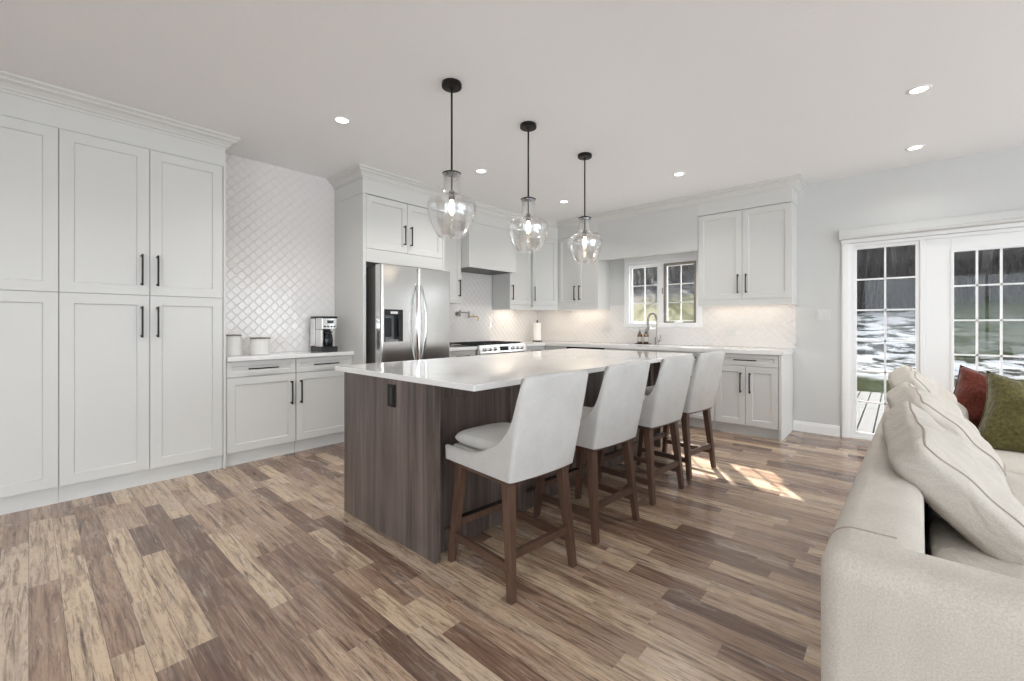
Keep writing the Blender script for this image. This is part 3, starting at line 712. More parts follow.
MB().lathe([(0.014, 0.10), (0.016, 0.115), (0.013, 0.20), (0.012, 0.245)], 16, (-0.12, 0, 0)).build('spray_head', 'brushed_nickel', fc)
MB().tube([(0, 0, 0.215), (-0.11, 0, 0.215)], 0.005, 8).tube([(-0.137, 0, 0.215), (-0.103, 0, 0.215)], 0.016, 12).build('docking_arm', 'brushed_nickel', fc)
MB().tube([(0.018, 0, 0.05), (0.05, 0, 0.05)], 0.012, 12).tube([(0.044, 0, 0.055), (0.060, -0.005, 0.13)], 0.005, 8).build('lever', 'brushed_nickel', fc)

ty = 5.60
tr = tag(MB().box(-2.70, -2.50, ty-0.045, ty+0.045, Z, Z+0.012).build('soap_tray', 'black_metal', bevel=0.004), 'small black tray under the two soap bottles', 'tray')
def soap(x, lab):
    b = thing('soap_bottle', lab, 'soap bottle', (x, ty, Z+0.0125), 0, 'amber soap bottles by the sink')
    g = MB().lathe([(0.030, 0.0), (0.034, 0.006), (0.034, 0.10), (0.030, 0.118), (0.015, 0.132), (0.014, 0.142)], 24).build('bottle', 'amber_glass', b)
    MB().lathe([(0.0348, 0.022), (0.0348, 0.088)], 24, cap=False).build('label', 'soap_label', g)
    MB().lathe([(0.016, 0.1425), (0.016, 0.158), (0.006, 0.160), (0.005, 0.180), (0.010, 0.181), (0.010, 0.190)], 14).tube([(0, 0, 0.186), (0.02, -0.02, 0.186), (0.028, -0.028, 0.180)], 0.0045, 8).build('pump', 'black_plastic', b)
soap(-2.645, 'left one of two amber soap bottles with black pumps beside the faucet')
soap(-2.555, 'amber soap bottle with black pump standing nearest the faucet')

pt = thing('paper_towel_holder', 'white paper towel roll on a stand in the counter corner', 'paper towel holder', (-4.30, 5.42, Z), 0)
MB().lathe([(0.075, 0), (0.075, 0.010), (0.07, 0.014)], 24).build('base', 'black_metal', pt)
MB().lathe([(0.009, 0.014), (0.009, 0.315), (0.014, 0.318), (0.014, 0.332), (0.0, 0.336)], 12).build('post', 'black_metal', pt)
MB().lathe([(0.02, 0.016), (0.062, 0.016), (0.062, 0.292), (0.02, 0.292)], 28).build('paper_roll', 'paper_towel', pt)

pf = thing('pot_filler', 'brushed nickel folding pot filler tap on the tile behind the range', 'faucet', (XA+0.0075, 3.93, 1.33), 0)
MB().tube([(0, 0, 0), (0.012, 0, 0)], 0.034, 20).tube([(0.012, 0, 0), (0.055, 0, 0)], 0.012, 12).build('wall_flange', 'brushed_nickel', pf)
MB().tube([(0.055, 0, -0.035), (0.055, 0, 0.045)], 0.014, 12).tube([(0.055, 0, 0.038), (0.10, -0.02, 0.05)], 0.006, 8).build('valve', 'brushed_nickel', pf)
MB().tube([(0.055, 0.0, 0.02), (0.055, 0.17, 0.02)], 0.010, 10).tube([(0.055, 0.17, -0.055), (0.055, 0.17, 0.035)], 0.013, 12).build('arm', 'brushed_nickel', pf)
MB().tube([(0.055, 0.17, -0.035), (0.12, 0.25, -0.035), (0.135, 0.268, -0.045), (0.135, 0.268, -0.095)], 0.009, 10).tube([(0.095, 0.21, -0.035), (0.095, 0.21, -0.01), (0.12, 0.19, 0.0)], 0.006, 8).build('spout', 'brass', pf)

cm = thing('coffee_maker', 'stainless and black drip coffee maker at the right end of the coffee nook', 'coffee maker', (-4.335, 1.995, Z), RA+0.04)
w2, dp = 0.080, 0.125
MB().box(-w2, w2, -dp, dp, 0.0, 0.05).build('base', 'black_plastic', cm, bevel=0.008)
MB().box(-w2, w2, 0.02, dp, 0.0505, 0.335).build('water_tower', 'black_plastic', cm, bevel=0.006)
for sx in (-1, 1): MB().box(sx*(w2+0.0004), sx*(w2+0.005), 0.025, dp-0.006, 0.056, 0.33).build('side_panel', 'stainless', cm, bevel=0.003)
hd = MB().box(-w2, w2, -dp+0.012, 0.0195, 0.222, 0.335).build('brew_head', 'stainless', cm, bevel=0.006)
MB().box(-w2-0.002, w2+0.002, -dp+0.006, dp, 0.3355, 0.352).build('lid', 'black_plastic', cm, bevel=0.006)
MB().box(-w2, -w2+0.022, -dp+0.03, 0.0195, 0.0505, 0.221).build('side_trim', 'stainless', cm, bevel=0.003)
MB().box(-0.025, 0.038, -dp+0.008, -dp+0.0115, 0.282, 0.312).build('clock_display', 'display_glass', hd)
for bx in (-0.05, -0.018, 0.018, 0.05): MB().tube([(bx, -dp+0.0118, 0.25), (bx, -dp+0.006, 0.25)], 0.008, 12).build('button', 'black_metal', hd)
cr = MB().lathe([(0.050, 0.052), (0.054, 0.065), (0.056, 0.11), (0.050, 0.165), (0.042, 0.178), (0.045, 0.190)], 24, (0.006, -0.045, 0)).build('carafe', 'dark_glass', cm)
MB().lathe([(0.05, 0.1905), (0.05, 0.200), (0.02, 0.210)], 20, (0.006, -0.045, 0)).tube([(0.0, -0.095, 0.185), (0.0, -0.135, 0.175), (0.0, -0.135, 0.10), (0.0, -0.112, 0.085)], 0.008, 8).build('carafe_handle', 'black_plastic', cr)
def canister(y, r, h, lab, knob):
    c = thing('canister', lab, 'canister', (-4.33, y, Z), 0, 'cream canisters on the coffee counter')
    MB().lathe([(r-0.006, 0), (r, 0.006), (r, h-0.004), (r-0.004, h)], 32).build('jar', 'canister_ceramic', c)
    l = MB().lathe([(r+0.002, h+0.0005), (r+0.002, h+0.008), (r-0.004, h+0.011)], 32).build('lid', 'canister_lid', c)
canister(1.185, 0.068, 0.172, 'taller cream canister with a dark lid touching the pantry end panel', False)
canister(1.405, 0.082, 0.142, 'shorter wider cream canister with a dark lid', True)

# wall plates
def plate(name, label, cat, M, w, h, rockers, matl='switch_plate', dark=False):
    p = MB().box(-w/2, w/2, -0.006, -0.0003, -h/2, h/2, M=M).build(name, matl, bevel=0.002); tag(p, label, cat)
    for x in rockers:
        if name == 'light_switch': MB().box(x-0.016, x+0.016, -0.010, -0.0062, -0.032, 0.032, M=M).build('rocker', matl, p, bevel=0.002)
        else: MB().box(x-0.016, x+0.016, -0.0085, -0.0062, -0.032, 0.032, M=M).build('socket_face', 'black_plastic' if dark else matl, p, bevel=0.002)
    return p
plate('light_switch', 'white double rocker switch plate on the grey wall left of the patio door', 'light switch', Matrix.Translation((-0.60, YB, 1.29)), 0.115, 0.118, (-0.023, 0.023))
plate('wall_outlet', 'white double outlet plate on the tile right of the sink window', 'outlet', Matrix.Translation((-1.52, YB-0.0075, 1.09)), 0.118, 0.075, (-0.03, 0.03))
plate('wall_outlet', 'white outlet plate on the tile left of the sink', 'outlet', Matrix.Translation((-3.22, YB-0.0075, 1.12)), 0.118, 0.075, (-0.03, 0.03))

# ------------------------------------------------------------------ island
isl = thing('kitchen_island', 'dark-stained wood kitchen island under a white quartz slab', 'kitchen island', (-2.17, 2.72, 0), 0)
iy0, iy1 = 1.338-2.72, 4.09-2.72
MB().box(-2.629+2.17, -1.707+2.17, iy0, iy0+0.035, 0, 0.884).build('end_panel', 'island_wood', isl, bevel=0.002)
MB().box(-2.629+2.17, -1.707+2.17, iy1-0.035, iy1, 0, 0.884).build('end_panel', 'island_wood', isl, bevel=0.002)
MB().box(-2.60+2.17, -1.790+2.17, iy0+0.0355, iy1-0.0355, 0.0, 0.884).build('body', 'island_wood', isl)
xb = -1.790+2.17
n = 4; seg = (iy1-iy0-0.072)/n
for k in range(n):     # framed back panels on the seating side
    a = iy0+0.036+k*seg; b = a+seg-0.002; m = MB()
    x0, x1 = xb+0.0005, xb+0.022; f = 0.075
    m.box(x0, x1, a, a+f, 0.0, 0.883); m.box(x0, x1, b-f, b, 0.0, 0.883); m.box(x0, x1, a+f, b-f, 0.0, 0.11); m.box(x0, x1, a+f, b-f, 0.80, 0.883)
    m.build('back_frame', 'island_wood', isl, bevel=0.002)
xl = -2.60+2.17
for k in range(4):     # drawers and doors on the range side
    a = iy0+0.036+k*seg; b = a+seg-0.003
    for z0, z1 in ((0.11, 0.64), (0.645, 0.875)):
        MB().box(xl-0.022, xl-0.0006, a, b, z0, z1).build('door' if z1 < 0.7 else 'drawer', 'island_wood', isl, bevel=0.002)
ob = MB().box(-0.036, 0.036, -0.008, -0.0004, -0.062, 0.062, M=Matrix.Translation((-2.084+2.17, iy0, 0.795))).build('outlet_plate', 'black_metal', isl, bevel=0.002)
MB().box(-0.008, 0.020, -0.012, -0.0082, -0.045, 0.045, M=Matrix.Translation((-2.084+2.17, iy0, 0.795))).build('outlet_socket', 'black_plastic', ob, bevel=0.002)
MB().box(-2.748+2.17, -1.42+2.17, 1.335-2.72, 4.108-2.72, 0.8845, 0.915).build('countertop', 'quartz', isl, bevel=0.0025)

# ------------------------------------------------------------------ counter stools (front toward -x)
def make_stool(label, loc, rz):
    t = thing('counter_stool', label, 'stool', loc, rz, 'upholstered counter stools at the island')
    lean = lambda z: 0.095*max(0, z-0.505)/0.46
    prof = [(0, 0.577), (0.29, 0.577), (0.45, 0.586), (0.53, 0.597), (0.70, 0.638), (0.82, 0.684), (0.90, 0.737), (0.935, 0.80), (0.955, 0.88), (0.968, 0.945), (0.985, 0.963), (1.0, 0.967)]
    def ztop(f):
        for (a, za), (b, zb) in zip(prof, prof[1:]):
            if f <= b: return za+(zb-za)*(f-a)/(b-a)
        return prof[-1][1]
    # U path: (x, y, nx, ny, lean factor, top z)
    path = []; xf, xr, hy, r = -0.260, 0.222, 0.224, 0.020
    fs = [0, 0.1, 0.2, 0.3, 0.4, 0.5, 0.58, 0.66, 0.74, 0.81, 0.87, 0.91, 0.935, 0.955]
    side = [(xf+(xr-r-xf)*f/0.955, f) for f in fs]
    for x, f in side: path.append((x, -hy, 0, -1, f, ztop(f)))
    for k in range(1, 5):
        a = PI/2*k/5; path.append((xr-r+r*math.sin(a), -hy+r-r*math.cos(a), math.sin(a), -math.cos(a), 0.955+0.045*k/5, ztop(0.955+0.045*k/5)))
    for k in range(9):
        y = -(hy-r)+2*(hy-r)*k/8; path.append((xr+0.012*(1-(y/(hy-r))**2), y, 1, 0, 1, 0.967+0.006*(1-(y/(hy-r))**2)))
    for k in range(4, 0, -1):
        a = PI/2*k/5; path.append((xr-r+r*math.sin(a), hy-r+r*math.cos(a), math.sin(a), math.cos(a), 0.955+0.045*k/5, ztop(0.955+0.045*k/5)))
    for x, f in reversed(side): path.append((x, hy, 0, 1, f, ztop(f)))
    th = 0.036; NZ = 9; V = []; prof2 = []
    # cross-section loop: outer bottom -> outer top -> rim -> inner top -> inner bottom
    for (x, y, nx, ny, f, zt) in path:
        ring = []
        for k in range(NZ):
            z = 0.507+(zt-0.012-0.507)*k/(NZ-1); w = 1-0.055*max(0, (0.62-z))/0.11*0.5
            flare = 1.0-0.045*(1-min(1, (z-0.505)/0.2))
            ring.append((x*1.0+f*lean(z), y*flare, z))
        for (o, dz) in ((0.004, 0.004), (th*0.3, 0.012), (th*0.7, 0.012), (th-0.004, 0.004)):
            z = zt-0.012+dz; ring.append((x-nx*o+f*lean(z), y-ny*o, z))
        for k in range(NZ-1, -1, -1):
            z = 0.507+(zt-0.012-0.507)*k/(NZ-1); flare = 1.0-0.045*(1-min(1, (z-0.505)/0.2))
            ring.append((x-nx*th+f*lean(z), (y-ny*th)*flare, z))
        V.append(ring)
    m = MB(); n = len(V[0]); F = []; VV = [p for r_ in V for p in r_]
    for i in range(len(V)-1):
        for k in range(n): F.append((i*n+k, i*n+(k+1) % n, (i+1)*n+(k+1) % n, (i+1)*n+k))
    F.append(tuple(range(n))); F.append(tuple(range((len(V)-1)*n+n-1, (len(V)-1)*n-1, -1)))
    m.add(VV, F, True); m.build('back_shell', 'stool_fabric', t, sharp=50)
    # seat base between the arms and the loose-looking seat cushion
    MB().box(-0.265, 0.180, -0.175, 0.175, 0.508, 0.574).build('seat_base', 'stool_fabric', t, bevel=0.014, seg=3)
    m = MB(); NX, NY = 16, 16; top = []; 
    def cush(u, v, s_):
        e = max(abs(u), abs(v)); k = (1-abs(u)**8)*(1-abs(v)**8); rr = 1-0.05*(abs(u*v))**4
        return (-0.048+0.216*u*rr, 0.184*v*rr, 0.610+s_*(0.033*k**0.24+(0.022 if s_ > 0 else 0.0)*(1-u*u)*(1-v*v)))
    vv = []
    for s_ in (1, -1):
        for i in range(NX+1):
            for j in range(NY+1): vv.append(cush(-1+2*i/NX, -1+2*j/NY, s_))
    ff = []; o = (NX+1)*(NY+1)
    for i in range(NX):
        for j in range(NY):
            a = i*(NY+1)+j; ff.append((a, a+NY+1, a+NY+2, a+1)); ff.append((o+a, o+a+1, o+a+NY+2, o+a+NY+1))
    m.add(vv, ff, True); c = m.build('seat_cushion', 'stool_fabric', t)
    bm = bmesh.new(); bm.from_mesh(c.data); bmesh.ops.remove_doubles(bm, verts=bm.verts, dist=1e-5); bmesh.ops.recalc_face_normals(bm, faces=bm.faces); bm.to_mesh(c.data); bm.free()
    c.modifiers.new('sub', 'SUBSURF').render_levels = 1
    m = MB(); m.box(-0.225, 0.205, -0.205, -0.175, 0.487, 0.506); m.box(-0.225, 0.205, 0.175, 0.205, 0.487, 0.506); m.box(-0.225, -0.195, -0.175, 0.175, 0.487, 0.506); m.box(0.175, 0.205, -0.175, 0.175, 0.487, 0.506)
    m.build('seat_frame', 'walnut_rail', t)
    ft = {}
    for sx, (xt, xbm) in ((-1, (-0.172, -0.222)), (1, (0.172, 0.222))):
        for sy in (-1, 1):
            a, b = Vector((xt, sy*0.178, 0.4865)), Vector((xbm, sy*0.205, 0.0)); ft[sx, sy] = (a, b)
            m = MB(); V = []
            for p, w in ((a, 0.048), (b, 0.032)):
                for q, r_ in ((-1, -1), (1, -1), (1, 1), (-1, 1)): V.append((p.x+q*w/2, p.y+r_*w/2, p.z))
            m.add(V, [(0,1,2,3),(7,6,5,4),(0,4,5,1),(1,5,6,2),(2,6,7,3),(3,7,4,0)])
            m.build('leg', 'walnut', t, bevel=0.003)
    at = lambda s_, z: ft[s_][1].lerp(ft[s_][0], z/0.4865)
    for (p, q, z, nm) in (((-1, -1), (1, -1), 0.135, 'side'), ((-1, 1), (1, 1), 0.135, 'side'), ((1, -1), (1, 1), 0.185, 'rear'), ((-1, -1), (-1, 1), 0.195, 'front')):
        A, B = at(p, z), at(q, z); dd = (B-A).normalized()*0.014
        st = MB().bar(A+dd, B-dd, 0.022, 0.036).build('stretcher', 'walnut_rail', t, bevel=0.002)
        if nm == 'front': MB().box(A.x-0.014, A.x+0.014, A.y+0.022, B.y-0.022, z+0.0185, z+0.024).build('foot_plate', 'black_metal', st)
    return t
sl = ['nearest of the four light grey counter stools, by the island corner', 'second nearest light grey counter stool along the island',
      'third light grey counter stool from the near end of the island', 'farthest light grey counter stool, in front of the white base cabinet']
st0 = make_stool(sl[0], (-1.432, 1.600, 0), -0.095)
for i, (x, y, rz) in enumerate(((-1.425, 2.275, -0.09), (-1.405, 2.962, -0.09), (-1.385, 3.608, -0.13))):
    c = copy_tree(st0); c.location = (x, y, 0); c.rotation_euler = (0, 0, rz); c['label'] = sl[i+1]

# ------------------------------------------------------------------ pendants
def make_pendant(label, loc):
    t = thing('pendant_light', label, 'pendant light', loc, 0, 'glass pendants above the island')
    MB().lathe([(0.0, -0.0005), (0.062, -0.0005), (0.064, -0.004), (0.064, -0.026), (0.060, -0.030), (0.012, -0.032), (0.010, -0.045), (0.0, -0.045)], 32, cap=False).build('canopy', 'black_metal', t)
    MB().tube([(0, 0, -0.044), (0, 0, -0.560)], 0.0065, 10).build('rod', 'black_metal', t)
    MB().lathe([(0.007, -0.556), (0.012, -0.560), (0.050, -0.574), (0.060, -0.579), (0.057, -0.584), (0.020, -0.590), (0.008, -0.592)], 32).build('cap_disc', 'black_metal', t)
    sk = MB().tube([(0, 0, -0.591), (0, 0, -0.690)], 0.0055, 10).lathe([(0.006, -0.688), (0.018, -0.694), (0.019, -0.742), (0.016, -0.748)], 16).build('socket', 'black_metal', t)
    MB().lathe([(0.010, -0.7485), (0.012, -0.762), (0.016, -0.785), (0.017, -0.805), (0.013, -0.832), (0.007, -0.845), (0.0, -0.847)], 20).build('bulb', 'bulb_glow', sk)
    outer = [(0.056, -0.583), (0.053, -0.61), (0.052, -0.66), (0.055, -0.70), (0.072, -0.724), (0.108, -0.739), (0.140, -0.754), (0.154, -0.778), (0.155, -0.808), (0.147, -0.855), (0.130, -0.908), (0.108, -0.952), (0.084, -0.985)]
    o2 = []
    for i in range(len(outer)-1):
        for k in range(3):
            a = Vector(outer[max(0, i-1)]); b = Vector(outer[i]); c = Vector(outer[i+1]); d = Vector(outer[min(len(outer)-1, i+2)]); u = k/3
            o2.append(0.5*((2*b)+(c-a)*u+(2*a-5*b+4*c-d)*u*u+(3*b-a-3*c+d)*u**3))
    o2.append(Vector(outer[-1]))
    prof = [(p.x, p.y) for p in o2]+[(p.x-0.0035, p.y) for p in reversed(o2)]
    MB().lathe(prof+[prof[0]], 48, cap=False).build('glass_shade', 'pendant_glass', t)
    return t
pl = ['clear glass pendant nearest the viewer, above the near end of the island', 'middle one of the three clear glass pendants', 'clear glass pendant farthest away, in front of the corner wall cabinets']
PP = [(-2.135, 1.809), (-2.134, 2.578), (-2.128, 3.378)]
pd0 = make_pendant(pl[0], (*PP[0], HC))
for i in (1, 2):
    c = copy_tree(pd0); c.location = (*PP[i], HC); c['label'] = pl[i]
# recessed lights
def make_pot(label, x, y):
    t = thing('recessed_light', label, 'recessed light', (x, y, HC), 0, 'recessed ceiling lights')
    MB().lathe([(0.066, -0.0004), (0.062, -0.004), (0.046, -0.005), (0.044, -0.001)], 32, cap=False).build('trim_ring', 'trim_paint', t)
    MB().lathe([(0.0, -0.0014), (0.0435, -0.0014), (0.0435, -0.0008)], 32, cap=False).build('lens', 'lamp_glow', t)
    return t
pots = [((342, 120), 'recessed ceiling light between the pantry and the refrigerator, leftmost in view'), ((481, 171), 'recessed ceiling light between first and second pendant'),
        ((564, 201.5), 'recessed ceiling light just left of the third pendant'), ((679, 174), 'recessed ceiling light in front of the sink window'),
        ((915, 147.5), 'recessed ceiling light close to the patio door wall'), ((919, 89.5), 'recessed ceiling light above the sofa, rightmost and nearest')]
def ceil_pt(u, v):
    d = -431.7*(HC-1.189)/(v-324.1); r = (u-512)*d/431.7; th = math.radians(41.778)
    return (-math.sin(th)*d+math.cos(th)*r, math.cos(th)*d+math.sin(th)*r)
potxy = [ceil_pt(*p[0]) for p in pots]
p0 = make_pot(pots[0][1], *potxy[0])
for (uv, lab), (x, y) in list(zip(pots, potxy))[1:]:
    c = copy_tree(p0); c.location = (x, y, HC); c['label'] = lab
added_pots = [(-2.9, -0.4), (-0.6, -0.6), (1.9, -0.6), (-2.9, -2.2), (-0.6, -2.2), (1.9, -2.2), (2.6, 3.2), (2.6, 1.2)]
for i, (x, y) in enumerate(added_pots):     # unseen ceiling lights added out of view to brighten the room
    c = copy_tree(p0); c.location = (x, y, HC); c['label'] = 'unseen recessed ceiling light added to brighten the living room'; c['group'] = 'added living room ceiling lights'
for x, y in potxy+added_pots:
    d = bpy.data.lights.new('pot_lamp', 'AREA'); d.shape = 'DISK'; d.size = 0.085; d.energy = POT_POWER*(0.2 if y > 4.7 else 0.6 if y > 4.0 else 0.6 if y < 0 else 1.0); d.color = (1.0, 0.975, 0.94)
    d.spread = 2.3
    o = bpy.data.objects.new('pot_lamp', d); COL.objects.link(o); o.location = (x, y, HC-0.008)

# ------------------------------------------------------------------ sofa
SO = (-0.142, 1.240); SR = math.radians(-1.7); SL = 3.18; SD = 0.96; ST = 0.66
sofa = thing('sofa', 'long beige upholstered sofa seen from behind its near arm', 'sofa', (SO[0], SO[1], 0), SR)
U = [(0, 0), (SD, 0), (SD, 0.185), (0.185, 0.185), (0.185, SL-0.185), (SD, SL-0.185), (SD, SL), (0, SL)]
def soft(o, strength, scale, sub=0):
    if sub:
        sb = o.modifiers.new('sub', 'SUBSURF'); sb.subdivision_type = 'SIMPLE'; sb.levels = sub; sb.render_levels = sub
    tx = bpy.data.textures.new(o.name+'_folds', 'CLOUDS'); tx.noise_scale = scale; tx.noise_depth = 2
    d = o.modifiers.new('folds', 'DISPLACE'); d.texture = tx; d.strength = strength; d.mid_level = 0.5; d.texture_coords = 'LOCAL'
    return o
o = MB().prism(U, 2, 0.06, ST).build('back_and_arms', 'sofa_fabric', sofa, bevel=0.055, seg=6)
for p in o.data.polygons: p.use_smooth = True
MB().box(0.19, SD-0.02, 0.19, SL-0.19, 0.07, 0.315).build('seat_base', 'sofa_fabric', sofa, bevel=0.012)
MB().tube([(0.055-0.0555*math.cos(a*PI/16), 0.187, ST-0.055+0.0555*math.sin(a*PI/16)) for a in range(9)]+[(0.10, 0.188, ST+0.0005), (0.135, 0.190, ST+0.0005)], 0.0022, 6).build('seam', 'cushion_piping', sofa)
for (x, y) in ((0.07, 0.07), (SD-0.07, 0.07), (0.07, SL-0.07), (SD-0.07, SL-0.07)):
    MB().lathe([(0.022, 0), (0.028, 0.059)], 14, (x, y, 0)).build('foot', 'walnut', sofa)

def puff_box(lx, ly, lz, n=22, k=7, puff=0.3, seed=0, wr=0.006):
    """cushion: rounded box, thickness along z, crowned in the middle, slack wrinkles."""
    R = random.Random(seed); ph = [R.uniform(0, 6.28) for _ in range(8)]
    def mp(x, y, z):
        q = (abs(x)**k+abs(y)**k+abs(z)**k)**(1/k); x, y, z = x/q, y/q, z/q
        c = (1-x*x)*(1-y*y); zz = z*(1+puff*c)
        wv = wr*(math.sin(5*x+3*y+ph[0])+0.7*math.sin(9*x-6*y+ph[1])+0.5*math.sin(13*y+4*x*y+ph[2]))
        sag = 0.05*(1-x*x)*max(0.0, y)
        return (x*lx/2*(1-0.03*(1-y*y)), (y-sag*y)*ly/2, zz*lz/2+wv*(0.4+c)*(1 if z > 0 else 0.5))
    V = {}; F = []; idx = []
    def vid(p):
        key = tuple(round(c, 5) for c in p)
        if key not in V: V[key] = len(idx); idx.append(mp(*p))
        return V[key]
    for ax in range(3):
        for sg in (-1, 1):
            for i in range(n):
                for j in range(n):
                    q = []
                    for (a, b) in ((i, j), (i+1, j), (i+1, j+1), (i, j+1)):
                        u, v = -1+2*a/n, -1+2*b/n; p = [0, 0, 0]; p[ax] = sg; p[(ax+1) % 3] = u; p[(ax+2) % 3] = v; q.append(vid(tuple(p)))
                    F.append(tuple(q))
    return MB().add(idx, F, True), mp
def cushion(name, label, cat, group, matl, dims, M, puff, seed, k=7, wr=0.006, piping=True, parent=None):
    m, mp = puff_box(*dims, puff=puff, seed=seed, k=k, wr=wr)
    c = m.build(name, matl, parent, sharp=180); c.matrix_world = M
    if cat: tag(c, label, cat, group)
    if piping:
        for s in (-1, 1):
            pts = []; N = 24
            for (a, b, c2, d) in ((-1, -1, 1, -1), (1, -1, 1, 1), (1, 1, -1, 1), (-1, 1, -1, -1)):
                for i in range(N): pts.append(mp(a+(c2-a)*i/N, b+(d-b)*i/N, s*1.0))
            pts.append(pts[0])
            MB().tube(pts, 0.0042, 6, cap=False).build('piping', 'cushion_piping', c)
    return c
SM = Matrix.Translation((SO[0], SO[1], 0)) @ Matrix.Rotation(SR, 4, 'Z')
n = 3; sl_ = (SL-0.385)/n
for i in range(n):
    yc = 0.1925+sl_*(i+0.5)
    m, mp = puff_box(SD-0.20, sl_-0.006, 0.15, puff=0.10, seed=i+20, k=9, wr=0.0015)
    c = m.build('seat_cushion', 'sofa_cushion_fabric', sofa, sharp=180); c.location = (0.192+(SD-0.20)/2, yc, 0.388)
def lean_M(x, y, z, ang, yaw=0.0, roll=0.0):
    """local x along the sofa, y up the back, z out of the back."""
    h = Vector((-math.sin(ang), 0, math.cos(ang))); nrm = Vector((math.cos(ang), 0, math.sin(ang))); l = Vector((0, 1, 0))
    M = Matrix((l, h, nrm)).transposed().to_4x4()
    return Matrix.Translation((x, y, z)) @ Matrix.Rotation(yaw, 4, 'Z') @ M @ Matrix.Rotation(roll, 4, 'Z')
BG = 'loose back cushions of the sofa'
cushion('back_cushion', 'nearest slouched beige back cushion showing its boxed end with brown piping', 'cushion', BG, 'sofa_cushion_fabric', (0.90, 0.47, 0.135), lean_M(0.150, 2.41, 0.612, 0.76, 0.0, 0.06), 0.55, 1, wr=0.008)
cushion('back_cushion', 'middle beige back cushion behind the nearest one on the sofa', 'cushion', BG, 'sofa_cushion_fabric', (0.78, 0.46, 0.14), lean_M(0.155, 3.16, 0.642, 0.74, 0.05, 0.03), 0.6, 2, wr=0.012)
cushion('back_cushion', 'farthest beige back cushion, tallest in front of the patio sidelite', 'cushion', BG, 'sofa_cushion_fabric', (0.66, 0.50, 0.14), lean_M(0.150, 3.83, 0.672, 0.66, 0.02, 0.05), 0.6, 3, wr=0.012)

def pillow(label, matl, size, thick, M, seed, ear=0.07):
    R = random.Random(seed); ph = [R.uniform(0, 6.28) for _ in range(6)]; N = 26; V = []; F = []
    for s in (1, -1):
        for i in range(N+1):
            for j in range(N+1):
                u, v = -1+2*i/N, -1+2*j/N
                x = u*size/2*(1-ear*(1-v*v)*abs(u)); y = v*size/2*(1-ear*(1-u*u)*abs(v))
                e = max(0, (1-u*u)*(1-v*v)); t = thick/2*e**0.42
                t *= 1+0.06*math.sin(5*u+ph[0]+3*v)+0.05*math.sin(8*v+ph[1]-4*u)+0.04*math.sin(12*u*v+ph[2])
                V.append((x, y, s*(t+0.0005)))
    o = (N+1)**2
    for i in range(N):
        for j in range(N):
            a = i*(N+1)+j; F.append((a, a+N+1, a+N+2, a+1)); F.append((o+a, o+a+1, o+a+N+2, o+a+N+1))
    c = MB().add(V, F, True).build('throw_pillow', matl, sharp=180)
    bm = bmesh.new(); bm.from_mesh(c.data); bmesh.ops.remove_doubles(bm, verts=bm.verts, dist=0.0015); bmesh.ops.recalc_face_normals(bm, faces=bm.faces); bm.to_mesh(c.data); bm.free()
    c.matrix_world = M; tag(c, label, 'pillow', 'throw pillows at the far end of the sofa')
    pts = []
    for (a, b, c2, d) in ((-1, -1, 1, -1), (1, -1, 1, 1), (1, 1, -1, 1), (-1, 1, -1, -1)):
        for i in range(16):
            u, v = a+(c2-a)*i/16, b+(d-b)*i/16; pts.append((u*size/2*(1-ear*(1-v*v)*abs(u)), v*size/2*(1-ear*(1-u*u)*abs(v)), 0))
    pts.append(pts[0]); MB().tube(pts, 0.004, 6, cap=False).build('edge_seam', matl, c)
    return c
def pil_M(x, y, z, lean, yaw, roll):
    """pillow facing -y, leaning back toward +y."""
    return Matrix.Translation((x, y, z)) @ Matrix.Rotation(yaw, 4, 'Z') @ Matrix.Rotation(PI/2-lean, 4, 'X') @ Matrix.Rotation(roll, 4, 'Z')
pillow('olive green velvet throw pillow standing in front on the sofa seat', 'olive_velvet', 0.49, 0.25, pil_M(0.595, 3.82, 0.622, 0.30, 0.15, -0.24), 11, 0.13)
pillow('rust red velvet throw pillow half hidden behind the large olive pillow', 'rust_velvet', 0.43, 0.18, pil_M(0.455, 4.05, 0.655, 0.25, 0.05, -0.30), 12, 0.10)
pillow('second olive green throw pillow peeking out behind the front one at the right edge', 'olive_velvet', 0.44, 0.16, pil_M(0.79, 4.09, 0.675, 0.25, 0.1, 0.22), 13)

# ------------------------------------------------------------------ outdoors
m = mat('deck_boards', (0.20, 0.197, 0.193), 0.7)
mat('deck_frame', (0.10, 0.098, 0.095), 0.7)
dk = MB(); x = -3.2
while x < 3.2:
    dk.box(x, x+0.134, YB+WT+0.01, 8.2, -0.075, -0.045); dk.box(x, x+0.134, 8.215, 10.2, -0.075, -0.045); x += 0.150
dk = struct(dk.build('deck', 'deck_boards'))
MB().box(-3.2, 3.2, YB+WT+0.02, 10.18, -0.25, -0.078).build('deck_frame', 'deck_frame', dk)
def hz(x, y):
    P = [(5, -0.4), (9.9, -0.30), (10.4, -0.10), (11.7, 0.16), (16, 1.28), (22, 2.9), (40, 10.5), (62, 18)]
    for (a, za), (b, zb) in zip(P, P[1:]):
        if y <= b: h = za+(zb-za)*(y-a)/(b-a); break
    else: h = P[-1][1]
    return h+max(0, y-10)*0.012*(math.sin(x*0.7+y*0.3)+math.sin(y*0.9-x*0.25)*0.6)
m = MB(); NX, NY = 90, 110; V = []; F = []
for i in range(NX+1):
    for j in range(NY+1):
        x = -34+54*i/NX; y = YB+WT+0.3+(60-YB)*(j/NY)**1.5; V.append((x, y, hz(x, y)))
for i in range(NX):
    for j in range(NY): a = i*(NY+1)+j; F.append((a, a+NY+1, a+NY+2, a+1))
m.add(V, F, True)
mt = mat('hillside_ground', (0.2, 0.25, 0.1), 0.9, spec=0.1); t = NT(mt)
